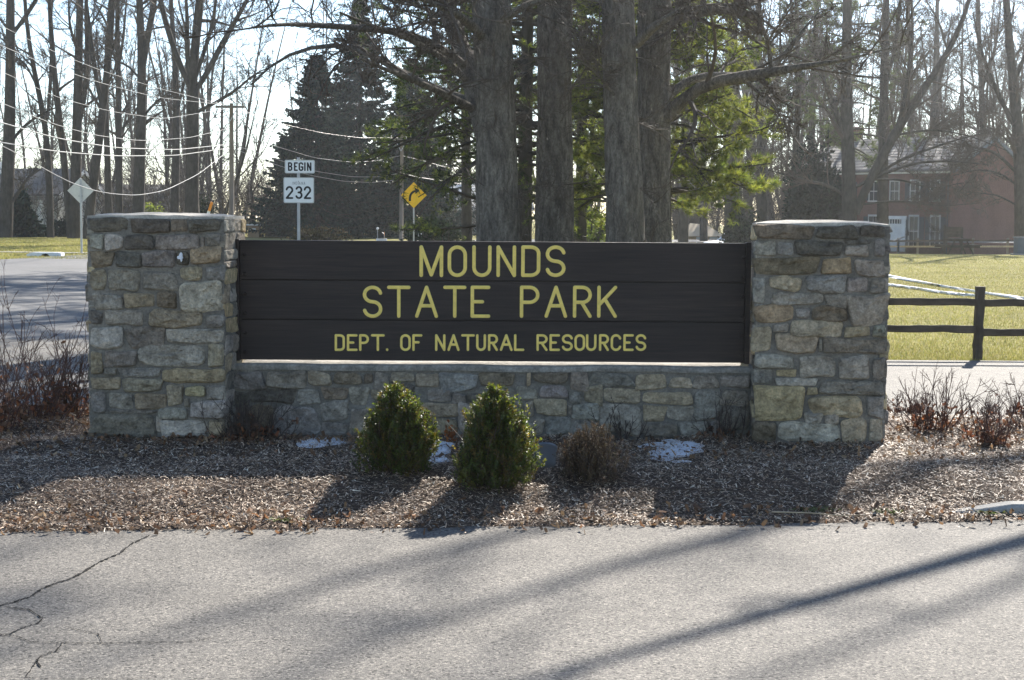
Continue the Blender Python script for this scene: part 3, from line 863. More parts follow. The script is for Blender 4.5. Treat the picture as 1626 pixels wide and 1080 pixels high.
text_line([('D', A(663), A(727)), ('E', A(738), A(805)), ('P', A(813), A(875)), ('T', A(886), A(972)), ('.', A(978), A(992)), ('O', A(1065), A(1132)), ('F', A(1140), A(1203)), ('N', A(1280), A(1345)), ('A', A(1356), A(1432)), ('T', A(1440), A(1525)), ('U', A(1532), A(1594)), ('R', A(1605), B(42)), ('A', B(52), B(132)), ('L', B(139), B(204)),
           ('R', B(277), B(347)), ('E', B(357), B(423)), ('S', B(433), B(502)), ('O', B(510), B(577)), ('U', B(581), B(647)), ('R', B(661), B(724)), ('C', B(733), B(800)), ('E', B(811), B(876)), ('S', B(886), B(953))], 530.6, 557.6, 4.1 * px, boards[0])
# two wooden wedges that hold the board off the wall
for x_ in (xL + .03, xR - .03):
    Geo().box((x_ - .025, SY + .004, ztop - .002), (x_ + .025, SY + .06, zL[0] - .003)).build('wedge', M['newwood'], sign)

# ------------------------------------------------------------------ trees
def unit(a): return a / (np.linalg.norm(a, axis=-1, keepdims=True) + 1e-9)
def resample(pts, k):
    p = np.asarray(pts, float)
    s = np.concatenate([[0], np.cumsum(np.linalg.norm(np.diff(p, axis=0), axis=1))])
    t = np.linspace(0, s[-1], k)
    # smooth through the points
    out = np.stack([np.interp(t, s, p[:, i]) for i in range(3)], 1)
    for _ in range(2):
        out[1:-1] = .25 * out[:-2] + .5 * out[1:-1] + .25 * out[2:]
    return out
def walk(P0, D0, L, R0, R1, k, r, wander=.12, up=.05):
    n = len(P0)
    P = np.empty((n, k, 3)); P[:, 0] = P0
    d = unit(D0.copy()); st = (L / (k - 1))[:, None]
    drift = r.normal(0, wander, (n, 3))
    for i in range(1, k):
        drift = .5 * drift + r.normal(0, wander, (n, 3))
        d = unit(d + drift + np.array([0, 0, up]))
        P[:, i] = P[:, i - 1] + d * st
    t = np.linspace(0, 1, k)[None]
    R = R0[:, None] * (1 - t) + R1 * t
    return P, R
def spawn(P, R, Ls, n, r, t0=.15, t1=1.0, ang=50, dang=14, lr=(.35, .7), fall=.45, rr=.6, flat=0.0, tpow=1.0, rmin=.004):
    """children of each branch: start points, directions, lengths, radii"""
    N, K, _ = P.shape
    b = np.repeat(np.arange(N), n)
    t = t0 + (t1 - t0) * r.random(len(b)) ** tpow
    s = t * (K - 1); i = np.minimum(s.astype(int), K - 2); w = (s - i)[:, None]
    p = P[b, i] * (1 - w) + P[b, i + 1] * w
    d = unit(P[b, i + 1] - P[b, i])
    rad = R[b, i] * (1 - w[:, 0]) + R[b, i + 1] * w[:, 0]
    x = r.normal(0, 1, (len(b), 3)); x = unit(x - d * (x * d).sum(1, keepdims=True))
    if flat:
        x[:, 2] *= (1 - flat); x = unit(x)
    a = np.radians(r.normal(ang, dang, len(b)).clip(12, 100))[:, None]
    D = d * np.cos(a) + x * np.sin(a)
    L = Ls[b] * r.uniform(*lr, len(b)) * (1 - fall * t)
    return p, D, L, np.maximum(np.minimum(rad * .8, rad * rr * r.uniform(.6, 1.1, len(b))), rmin)

class Wood:
    def __init__(s): s.sets = []
    def grow(s, P, R, Ls, levels, r):
        for lv in levels:
            p, D, L, r0 = spawn(P, R, Ls, lv['n'], r, lv.get('t0', .15), lv.get('t1', 1), lv.get('ang', 50), lv.get('dang', 14), lv.get('lr', (.35, .7)), lv.get('fall', .45), lv.get('rr', .6), lv.get('flat', 0), lv.get('tpow', 1), lv.get('rmin', .004))
            P, R = walk(p, D, L, r0, lv.get('r1', .006), lv.get('k', 5), r, lv.get('w', .13), lv.get('up', .05))
            Ls = L
            s.sets.append((P, R, lv.get('s', 3)))
        return P, R, Ls
    def geo(s, g=None):
        g = g or Geo()
        for P, R, sd in s.sets:
            v, f = tubes(P, R, sd) if sd > 2 else ribbons(P, R); g.add(v, f)
        return g

def stems(list_, k=14):
    P = np.stack([resample(p, k) for p, _, _ in list_])
    t = np.linspace(0, 1, k)[None]
    R = np.stack([np.interp(np.linspace(0, 1, k), np.linspace(0, 1, len(rr_)), rr_) for _, rr_, _ in list_])
    L = np.array([l for _, _, l in list_], float)
    return P, R, L
def pxline(Y, pts, drop=True):
    """a stem traced in the photograph, standing Y metres away, foot on the ground"""
    out = []
    for k, q in enumerate(pts):
        y = Y + (q[2] if len(q) > 2 else 0)
        out.append(at(q[0], q[1], y))
    if drop:
        out[0] = np.array([out[0][0], Y, float(gz(out[0][0], Y)) - .15])
    return np.array(out)

FINE = [dict(n=11, t0=.25, ang=48, lr=(.28, .55), k=6, s=4, w=.10, up=.07, rr=.5, r1=.02),
        dict(n=6, t0=.15, ang=45, lr=(.35, .7), k=5, s=2, w=.14, up=.06, r1=.010, rmin=.014),
        dict(n=5, t0=.1, ang=42, lr=(.35, .7), k=4, s=2, w=.16, up=.05, r1=.006, rmin=.009),
        dict(n=4, t0=.05, ang=40, lr=(.4, .8), k=2, s=2, w=.18, up=.04, r1=.004, rmin=.006)]
def forest_tree(label, Y, lines, seed, levels=FINE, group=None, m='bark_far', mt='twig', name='bare_tree', flare=1.35):
    """lines: [(pixel points, r0, r1, branch length)]"""
    r = np.random.default_rng(seed)
    L0 = [(pxline(Y, p, drop=(i == 0 or len(o) > 0 and o[0] == 'g')), (a * flare if i == 0 else a, a, (a + b) / 2, b), l) for i, (p, a, b, l, *o) in enumerate(lines)]
    foot = L0[0][0][0]
    t = thing(name, label, 'tree', (foot[0], Y, float(gz(foot[0], Y))), group)
    P, R, L = stems(L0)
    g = Geo(); v, f = tubes(P, R, 9); g.add(v, f)
    g.build('trunk', M[m], t, smooth=True)
    w = Wood(); w.grow(P, R, L, levels, r)
    w.geo().build('crown', M[mt], t)
    return t

TREES = 'bare trees on the left lawn'
def lv(*n, **kw):
    out = []
    for base, k, q in zip(FINE, n, (2, 1, 1, 0)):
        d = dict(base); d['n'] = k + q; d.update(kw); out.append(d)
    return out
# left lawn, traced one by one
forest_tree('thick bare tree at the far left edge, beside the dark shrub', 104, [([(8, 380), (14, 250), (17, 120), (16, 0), (20, -260)], .36, .12, 8), ([(14, 230), (38, 200), (70, 178), (105, 165)], .10, .03, 4), ([(16, 60), (45, 20), (75, -30), (100, -120)], .13, .04, 6), ([(20, 320), (42, 285), (60, 268)], .12, .03, 3)], 101, lv(10, 6, 5, 4), TREES)
forest_tree('slender bare tree before the white house porch, its top leaning left', 106, [([(80, 380), (79, 290), (74, 200), (58, 130), (42, 60), (36, -60), (30, -200)], .19, .05, 7), ([(75, 190), (82, 120), (80, 40), (90, -80)], .10, .04, 5), ([(60, 140), (40, 100), (10, 80)], .07, .02, 4)], 102, lv(11, 6, 5, 4), TREES)
forest_tree('twin bare tree behind the diamond sign, a curved stem beside a straight one', 103, [([(118, 380), (121, 260), (124, 120), (127, 0), (132, -240)], .30, .10, 8), ([(112, 380), (104, 270), (92, 170), (84, 100), (78, 0), (72, -160)], .22, .07, 7, 'g'), ([(122, 210), (136, 150), (140, 80), (135, 10), (150, -120)], .17, .05, 6), ([(125, 90), (110, 40), (108, -40)], .09, .03, 5)], 103, lv(9, 6, 5, 4), TREES)
forest_tree('forked bare tree between the diamond sign and the pillar, arching over the sign', 101, [([(137, 382), (146, 300), (160, 210), (165, 160), (174, 80), (180, 0), (184, -220)], .25, .08, 8), ([(162, 170), (150, 110), (144, 60), (136, 0), (128, -120)], .15, .04, 6), ([(172, 100), (188, 50), (190, -50)], .09, .03, 5)], 104, lv(10, 6, 5, 4), TREES)
forest_tree('thin straight bare tree left of the dark double trunk over the left pillar', 112, [([(174, 370), (171, 260), (167, 170), (168, 80), (178, -20), (180, -200)], .20, .06, 7), ([(168, 180), (158, 120), (152, 40)], .08, .03, 5)], 105, lv(10, 6, 5, 3), TREES)
forest_tree('straight slender bare tree with few limbs above the left pillar', 116, [([(189, 370), (189, 240), (188, 120), (186, 20), (184, -180)], .23, .07, 7), ([(188, 110), (196, 60), (204, -40)], .10, .03, 5)], 106, lv(10, 6, 5, 3), TREES)
forest_tree('dark bare tree parting into a high narrow fork above the left pillar', 100, [([(218, 378), (221, 280), (225, 180), (226, 100), (221, 0), (215, -220)], .31, .10, 8), ([(226, 110), (234, 60), (246, 0), (258, -120)], .20, .06, 7), ([(224, 190), (240, 170), (262, 150), (285, 140)], .08, .02, 4), ([(226, 130), (205, 105), (180, 95), (150, 60)], .07, .02, 5)], 107, lv(9, 6, 5, 4), TREES)
forest_tree('big bare tree with spreading limbs like a vase, behind the left pillar', 92, [([(304, 380), (305, 280), (306, 190), (307, 145)], .40, .34, 2), ([(307, 150), (290, 115), (277, 80), (263, 40), (250, -20), (240, -180)], .17, .05, 7), ([(306, 150), (308, 80), (316, 20), (322, -60), (330, -240)], .26, .08, 8), ([(308, 148), (330, 115), (352, 70), (378, 25), (400, -10), (430, -100)], .16, .04, 7), ([(306, 145), (296, 90), (298, 40), (290, -80)], .14, .04, 6), ([(309, 180), (345, 162), (380, 140), (402, 118), (425, 108)], .10, .03, 5), ([(308, 130), (325, 80), (340, 30), (350, -80)], .12, .04, 6)], 108, lv(7, 6, 5, 4), TREES)
forest_tree('greyish mid bare tree just left of the big vase shaped one', 118, [([(276, 370), (279, 260), (281, 170), (278, 90), (270, 0), (268, -160)], .27, .07, 7), ([(281, 180), (295, 120), (300, 40)], .10, .03, 5)], 109, lv(10, 6, 5, 3), TREES)
forest_tree('leaning sapling with fine upright stems beside the utility pole', 96, [([(345, 372), (366, 310), (382, 270), (392, 235), (402, 190), (412, 150)], .09, .02, 4), ([(384, 262), (392, 215), (394, 170), (398, 130)], .04, .012, 3), ([(376, 285), (398, 262), (420, 240), (440, 190)], .04, .012, 3)], 110, [dict(FINE[1], n=9, up=.1), dict(FINE[2], n=5), dict(FINE[3], n=3)], TREES)
forest_tree('thin twisted bare tree in the gap left of the spruce', 120, [([(402, 372), (400, 320), (398, 280), (404, 250)], .12, .03, 4), ([(398, 310), (412, 290), (424, 270)], .05, .02, 3), ([(400, 330), (386, 320), (378, 300)], .05, .02, 3)], 111, [dict(FINE[1], n=10), dict(FINE[2], n=5), dict(FINE[3], n=4)], TREES)

# right side, hazier
RT = 'bare trees around the brick house'
forest_tree('large bare tree forking low to the right, in front of the brick house', 84, [([(1350, 385), (1349, 310), (1346, 220), (1343, 120), (1346, 30), (1340, -220)], .33, .10, 8), ([(1358, 340), (1378, 290), (1408, 235), (1440, 180), (1475, 130), (1510, 80), (1535, 20), (1560, -80)], .24, .06, 8), ([(1348, 240), (1325, 170), (1300, 110), (1280, 40)], .14, .04, 7), ([(1400, 245), (1430, 200), (1440, 140), (1450, 60), (1445, -60)], .13, .04, 6), ([(1352, 300), (1392, 280), (1450, 258), (1510, 255), (1570, 262)], .09, .02, 6), ([(1352, 320), (1320, 295), (1270, 285), (1220, 270)], .09, .02, 6), ([(1385, 285), (1430, 285), (1480, 300), (1530, 290)], .06, .015, 5), ([(1372, 300), (1410, 262), (1465, 240), (1530, 218), (1600, 205)], .08, .015, 6), ([(1365, 325), (1425, 318), (1490, 328), (1560, 322)], .06, .012, 5), ([(1420, 215), (1480, 205), (1540, 215), (1600, 240)], .06, .012, 5)], 120, lv(9, 7, 6, 5), RT)
forest_tree('straight dark trunk standing left of the white house door', 90, [([(1402, 394), (1402, 300), (1403, 200), (1404, 100), (1408, 0), (1410, -200)], .27, .09, 8), ([(1403, 140), (1420, 90), (1428, 20), (1440, -100)], .11, .04, 6)], 121, lv(10, 7, 5, 4), RT)
forest_tree('bare tree at the right edge with its trunk before the brick gable', 88, [([(1622, 400), (1622, 300), (1616, 200), (1606, 100), (1598, 20), (1590, -180)], .30, .10, 8), ([(1616, 210), (1585, 150), (1560, 90), (1545, 20)], .13, .04, 7), ([(1620, 280), (1580, 240), (1530, 230), (1480, 225)], .09, .02, 6), ([(1610, 130), (1640, 60), (1650, -40)], .12, .04, 6), ([(1622, 330), (1585, 310), (1540, 305)], .05, .015, 4), ([(1622, 300), (1590, 275), (1550, 268), (1495, 285)], .06, .012, 6), ([(1618, 240), (1580, 205), (1530, 190)], .06, .012, 6)], 122, lv(10, 7, 6, 4), RT)
forest_tree('slim bare tree rising behind the ridge of the brick house', 128, [([(1487, 380), (1486, 260), (1484, 140), (1488, 40), (1490, -120)], .26, .09, 8), ([(1485, 160), (1500, 100), (1512, 20)], .12, .04, 6)], 123, lv(12, 7, 5, 4), RT)
forest_tree('narrow bare tree behind the roof at the gable end', 130, [([(1560, 380), (1562, 220), (1558, 120), (1552, 20), (1556, -120)], .28, .09, 8), ([(1560, 140), (1580, 80), (1590, 0)], .13, .04, 6)], 124, lv(12, 7, 5, 4), RT)
forest_tree('bare tree with a slim grey trunk left of the ivy covered mass', 96, [([(1211, 385), (1210, 300), (1208, 200), (1204, 100), (1206, 0), (1200, -160)], .26, .08, 8), ([(1209, 220), (1230, 160), (1240, 90), (1238, 10)], .12, .04, 6), ([(1206, 120), (1180, 60), (1170, -20)], .10, .03, 6)], 125, lv(11, 7, 6, 4), RT)
forest_tree('broad grey bare trunk behind the right end of the sign board', 84, [([(1168, 385), (1166, 330), (1162, 250), (1160, 150), (1164, 40), (1160, -160)], .42, .12, 8), ([(1162, 230), (1135, 160), (1120, 80)], .12, .04, 6)], 126, lv(11, 7, 5, 4), RT)
forest_tree('bare tree seen between the pines, behind the tan roofed building', 108, [([(1118, 380), (1117, 300), (1114, 200), (1116, 80), (1120, -60)], .22, .07, 7)], 127, lv(13, 7, 5, 4), RT)
forest_tree('bare tree directly left of the tan roofed building', 100, [([(1085, 380), (1086, 310), (1090, 200), (1094, 90), (1090, -80)], .26, .08, 7)], 128, lv(12, 7, 5, 4), RT)
forest_tree('slender bare tree among the twigs, midway between the ivy mass and the right pillar', 118, [([(1290, 380), (1288, 240), (1292, 120), (1300, 0), (1302, -140)], .26, .08, 8), ([(1289, 200), (1265, 120), (1255, 40)], .12, .04, 6)], 129, lv(12, 7, 5, 4), RT)
forest_tree('bare tree rising over the middle of the brick house roof', 132, [([(1446, 380), (1444, 240), (1448, 120), (1440, 0), (1438, -140)], .26, .09, 8), ([(1445, 180), (1425, 110), (1412, 30)], .12, .04, 6)], 130, lv(12, 7, 5, 4), RT)

# the four big oaks behind the sign: furrowed trunks in full relief
def furrowed(path, radii, r, seed, sides=60, rings=150):
    P = resample(path, rings); t = np.linspace(0, 1, rings)
    R = np.interp(t, np.linspace(0, 1, len(radii)), radii)
    a = np.arange(sides) * 2 * math.pi / sides
    z = P[:, 2][:, None] + 0 * a[None]
    ca, sa = np.cos(a)[None] + 0 * z, np.sin(a)[None] + 0 * z
    wv = vnoise(np.stack([ca * 2, sa * 2, z * 1.2], -1), seed) * .5
    n1 = vnoise(np.stack([ca * 6.5 + wv, sa * 6.5 + wv, z * 1.7], -1), seed + 1)
    n2 = vnoise(np.stack([ca * 13 + wv, sa * 13 + wv, z * 4.0], -1), seed + 2)
    big = vnoise(np.stack([ca * 1.2, sa * 1.2, z * .5], -1), seed + 3)
    rel = 1 + .05 * big - .075 * (1 - np.abs(n1)) ** 4 - .045 * (1 - np.abs(n2)) ** 3 + .035
    ring = np.stack([P[:, 0][:, None] + R[:, None] * rel * ca, P[:, 1][:, None] + R[:, None] * rel * sa, z], -1)
    k = np.arange(rings - 1)[:, None] * sides; i = np.arange(sides)[None]; j = (i + 1) % sides
    return ring.reshape(-1, 3), np.stack([k + i, k + j, k + sides + j, k + sides + i], -1).reshape(-1, 4)
OAK = [dict(n=9, t0=.12, ang=45, lr=(.25, .6), k=6, s=5, w=.16, up=.02, rr=.5, r1=.014, rmin=.016),
       dict(n=6, t0=.12, ang=45, lr=(.35, .75), k=5, s=3, w=.20, up=.03, r1=.007, rmin=.010),
       dict(n=5, t0=.1, ang=45, lr=(.35, .8), k=4, s=2, w=.22, up=.02, r1=.004, rmin=.006),
       dict(n=4, t0=.1, ang=42, lr=(.4, .9), k=3, s=2, w=.22, up=.02, r1=.0025, rmin=.004)]
def oak(label, Y, trunk, radii, limbs, seed, sprouts=26, crown=7):
    r = np.random.default_rng(seed)
    path = pxline(Y, trunk)
    t = thing('oak_tree', label, 'tree', (path[0][0], Y, 0), 'old oaks standing behind the sign')
    top = path[-1]; d = unit(path[-1] - path[-2])
    path = np.vstack([path, top + d * 3.0, top + d * 6 + np.array([.3, .2, 0])])
    g = Geo(); v, f = furrowed(path, list(radii) + [radii[-1] * .75, radii[-1] * .45], r, seed)
    g.add(v, f)
    g.build('trunk', M['bark'], t, smooth=True)
    lim = [(pxline(Y, p, False), rr_, l) for p, rr_, l in limbs]
    # unseen limbs of the upper crown, whose shade falls on the road
    for k in range(crown):
        z = r.uniform(.62, 1.0)
        b = path[-1] * z + path[0] * (1 - z)
        a = r.random() * 2 * math.pi
        q = [b]; dd = np.array([math.cos(a), math.sin(a), r.uniform(.2, .8)])
        for _ in range(5):
            dd = unit(dd + r.normal(0, .2, 3) + np.array([0, 0, .12])); q.append(q[-1] + dd * 1.25)
        lim.append((np.array(q), (.12, .09, .06, .03), 5))
    P, R, L = stems(lim, 12)
    for k in range(len(P)):
        v, f = tubes(P[k:k + 1], R[k:k + 1], 8); Geo().add(v, f).build('limb', M['bark'], t, smooth=True)
    w = Wood(); w.grow(P, R, L, OAK, r)
    # short sprouts on the trunk
    Pt = resample(path, 14)[None]; Rt = np.interp(np.linspace(0, 1, 14), np.linspace(0, 1, len(radii)), radii)[None]
    n = sprouts
    tt = r.uniform(.1, .75, n); s = tt * 13; i = s.astype(int)
    a = r.uniform(math.pi * .9, math.pi * 2.1, n)
    c = Pt[0, i] + np.stack([np.cos(a), np.sin(a), np.zeros(n)], 1) * (Rt[0, i] * .92)[:, None]
    Ps, Rs = walk(c, np.stack([np.cos(a), np.sin(a), r.normal(-.2, .5, n)], 1), r.uniform(.4, 1.5, n), np.full(n, .010), .005, 5, r, .25, -.02)
    w.sets.append((Ps, Rs, 3)); w.grow(Ps, Rs, np.full(n, 1.0), OAK[2:], r)
    w.geo().build('crown', M['twig'], t)
    return t
oak('left oak of the four big furrowed trunks, limbs sweeping left over the road', 30, [(791, 480), (791, 380), (788, 250), (784, 120), (780, 0), (778, -160), (776, -330)], (.46, .40, .37, .36, .35, .30, .24),
    [([(772, 215, .3), (758, 160, 1), (742, 100, 1.5), (722, 50, 2), (700, 0, 2.2), (680, -70, 2.5)], (.22, .20, .17, .12), 4),
     ([(745, 110, 1.4), (725, 90, 1.2), (690, 66, .8), (640, 50, .2), (580, 44, -.5), (520, 42, -1.2), (460, 36, -2), (400, 44, -3)], (.09, .07, .05, .02), 4.2),
     ([(752, 140, 1.2), (715, 100, .8), (672, 72, 0), (620, 50, -.8), (575, 36, -1.5), (540, 20, -2)], (.08, .06, .04, .02), 3.6),
     ([(758, 165, 1), (715, 152, 1.8), (665, 130, 2.5), (615, 105, 3), (570, 70, 3.5), (520, 68, 4), (470, 78, 4.5), (425, 100, 5), (398, 135, 5.2)], (.10, .075, .05, .02), 4.6),
     ([(760, 178, .8), (722, 158, .2), (682, 138, -.5), (640, 120, -1.2), (604, 108, -2), (570, 92, -2.4)], (.10, .07, .05, .02), 3.6),
     ([(768, 60, -.2), (740, 30, -1), (700, 10, -2), (650, -10, -3), (600, -20, -3.6)], (.10, .07, .04, .02), 4),
     ([(800, 30, -.3), (840, 5, -.8), (900, -8, -1.4), (960, 4, -2)], (.08, .06, .04, .02), 3.4)], 201, 34)
oak('second oak from the left of the four big trunks, straight and limbless', 31.5, [(881, 470), (881, 380), (880, 250), (880, 120), (881, 0), (882, -160), (884, -330)], (.42, .37, .35, .34, .33, .28, .22),
    [([(900, 150, -.4), (930, 110, -1), (950, 70, -1.4), (952, 20, -1.6)], (.035, .025, .015, .008), 2), ([(862, 190, -.4), (840, 170, -.9), (815, 160, -1.2)], (.02, .015, .008), 1.6)], 202, 44)
oak('third oak from the left, the nearer of the pair whose trunks overlap', 29.5, [(995, 480), (993, 380), (989, 250), (984, 120), (981, 0), (980, -160), (978, -330)], (.40, .345, .32, .30, .28, .25, .2),
    [([(1010, 70, -.2), (1040, 40, -.6), (1075, 20, -1), (1110, -10, -1.5)], (.10, .08, .05, .02), 3.2), ([(975, 150, -.4), (950, 120, -.9), (930, 100, -1.2), (900, 95, -1.5)], (.03, .02, .012), 2)], 203, 44)
oak('right oak of the four big trunks, a long limb reaching right over the lawn', 32.5, [(1040, 470), (1039, 380), (1038, 250), (1038, 120), (1040, 0), (1042, -160), (1046, -330)], (.40, .345, .335, .345, .38, .32, .25),
    [([(1056, 190, -.1), (1072, 160, -.3), (1096, 140, -.6), (1130, 127, -1), (1180, 122, -1.5), (1225, 116, -2), (1275, 104, -2.6), (1330, 98, -3.2), (1372, 92, -3.8), (1410, 72, -4.2), (1440, 70, -4.6)], (.15, .13, .12, .11, .07, .035, .018, .006), 4.6),
     ([(1056, 160, .1), (1078, 128, .4), (1110, 119, .8), (1160, 118, 1.2), (1200, 126, 1.5), (1232, 112, 1.8), (1262, 60, 2), (1300, 20, 2.2)], (.10, .085, .07, .05, .02), 3.6),
     ([(1052, 45, -.1), (1080, 25, -.5), (1120, 14, -1), (1165, 14, -1.6), (1200, 5, -2), (1250, -20, -2.6)], (.16, .14, .11, .06, .03), 4),
     ([(1225, 116, -2), (1222, 80, -2.2), (1212, 40, -2.4), (1180, 0, -2.6)], (.05, .04, .03, .015), 3),
     ([(1180, 122, -1.5), (1210, 150, -1.9), (1240, 185, -2.3), (1262, 200, -2.6)], (.03, .02, .015, .008), 2.2)], 204, 40)

# conifers
def needles_tufts(centres, dirs, r, n=14, L=.16, W=.011, pal=None, spread=.9, var=.25):
    """bursts of flat needles"""
    m = len(centres)
    c = np.repeat(centres, n, 0); d = np.repeat(dirs, n, 0)
    q = unit(d + r.normal(0, spread, (m * n, 3)))
    s = unit(np.cross(q, r.normal(0, 1, (m * n, 3))))
    l = (L * r.uniform(.6, 1.2, m * n))[:, None]
    v = np.stack([c - s * W * .7, c + s * W * .7, c + q * l], 1)
    k = np.arange(m * n)[:, None] * 3
    col = np.repeat(pick(pal, m, r, var), n * 3, 0)
    return v.reshape(-1, 3), k + np.array([[0, 1, 2]]), col
def pine(label, px, Y, H, seed, zs, reach, n_br, pal, tufts=7, drop=-.05, trunk_r=.3, only=None, density=1.0, group='pines behind the oaks', L=.17, n=13, name='pine_tree', W=.013, extra=()):
    r = np.random.default_rng(seed)
    foot = at(px, 400, Y); x0 = foot[0]; z0 = float(gz(x0, Y))
    t = thing(name, label, 'tree', (x0, Y, z0), group)
    tp = resample([(x0, Y, z0 - .1), (x0 + r.normal(0, .2), Y, z0 + H * .5), (x0 + r.normal(0, .3), Y, z0 + H)], 14)
    g = Geo(); g.tube(tp, np.linspace(trunk_r, .04, 14), 10, cap=False); g.build('trunk', M['bark_far'], t, smooth=True)
    az = r.random(n_br) * 2 * math.pi
    if only is not None:
        az = np.radians(r.uniform(only[0], only[1], n_br))
    z = r.uniform(zs[0], zs[1], n_br)
    fz = np.interp(z, np.linspace(zs[0], zs[1], len(reach)), reach)
    L_ = fz * r.uniform(.65, 1.1, n_br)
    i = np.interp(z, tp[:, 2] - z0, np.arange(14))
    p0 = np.stack([np.interp(i, np.arange(14), tp[:, k]) for k in range(3)], 1)
    if extra:
        az = np.concatenate([az, np.radians([e[0] for e in extra])]); p0 = np.vstack([p0, [[x0, Y, z0 + e[1]] for e in extra]]); L_ = np.concatenate([L_, [e[2] for e in extra]])
    D = np.stack([np.cos(az), np.sin(az), r.uniform(-.15, .25, len(az))], 1)
    P, R = walk(p0, D, L_, .015 + .012 * L_, .012, 8, r, .07, drop * .4)
    w = Wood(); w.sets.append((P, R, 4))
    p2, d2, l2, r2 = spawn(P, R, L_, 9, r, .25, 1, 50, 12, (.16, .34), .35, .5, .6, rmin=.008)
    P2, R2 = walk(p2, d2, l2, r2, .005, 5, r, .1, .04)
    w.sets.append((P2, R2, 2))
    w.geo().build('branches', M['bark_far'], t)
    m = int(tufts * density)
    b = np.repeat(np.arange(len(P2)), m); tt = r.uniform(.15, 1.0, len(b)) * 4
    k = np.minimum(tt.astype(int), 3); f = (tt - k)[:, None]
    c = P2[b, k] * (1 - f) + P2[b, k + 1] * f + r.normal(0, .04, (len(b), 3))
    d = unit(P2[b, k + 1] - P2[b, k]) + np.array([0, 0, .35])
    vv, ff, col = needles_tufts(c, unit(d), r, n, L, W, pal, .8)
    Geo().add(vv, ff, col=col).build('needles', M['pine'], t)
    return t
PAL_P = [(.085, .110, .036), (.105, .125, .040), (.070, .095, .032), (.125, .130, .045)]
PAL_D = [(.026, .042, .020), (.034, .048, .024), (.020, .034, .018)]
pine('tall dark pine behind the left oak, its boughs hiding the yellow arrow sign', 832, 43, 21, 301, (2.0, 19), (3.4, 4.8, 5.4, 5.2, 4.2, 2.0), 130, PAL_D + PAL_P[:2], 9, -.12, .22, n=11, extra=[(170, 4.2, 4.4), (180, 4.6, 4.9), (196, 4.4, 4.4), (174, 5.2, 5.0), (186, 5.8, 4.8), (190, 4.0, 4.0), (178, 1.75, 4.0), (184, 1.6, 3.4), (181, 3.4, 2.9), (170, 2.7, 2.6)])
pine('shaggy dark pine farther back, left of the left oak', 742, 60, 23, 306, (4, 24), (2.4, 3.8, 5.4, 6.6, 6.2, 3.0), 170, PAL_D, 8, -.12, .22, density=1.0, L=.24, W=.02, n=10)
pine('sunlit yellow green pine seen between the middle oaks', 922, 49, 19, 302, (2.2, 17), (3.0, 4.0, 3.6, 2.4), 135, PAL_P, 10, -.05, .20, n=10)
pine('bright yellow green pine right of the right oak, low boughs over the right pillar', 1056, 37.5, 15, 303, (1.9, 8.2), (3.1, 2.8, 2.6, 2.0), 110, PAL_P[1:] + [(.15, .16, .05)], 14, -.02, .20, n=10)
pine('hazy thin crowned pine behind the long oak limb at right', 1345, 104, 22, 304, (7, 20), (5.5, 6, 5, 3), 50, [(.05, .062, .032), (.042, .055, .03)], 6, .0, .35, L=.34, n=9, W=.035)
pine('tall loose pine among bare crowns right of the oaks', 1255, 98, 21, 305, (8, 20), (4.5, 5, 3.5, 2), 44, [(.045, .06, .03), (.04, .052, .03)], 6, .0, .3, L=.32, n=9, W=.035)

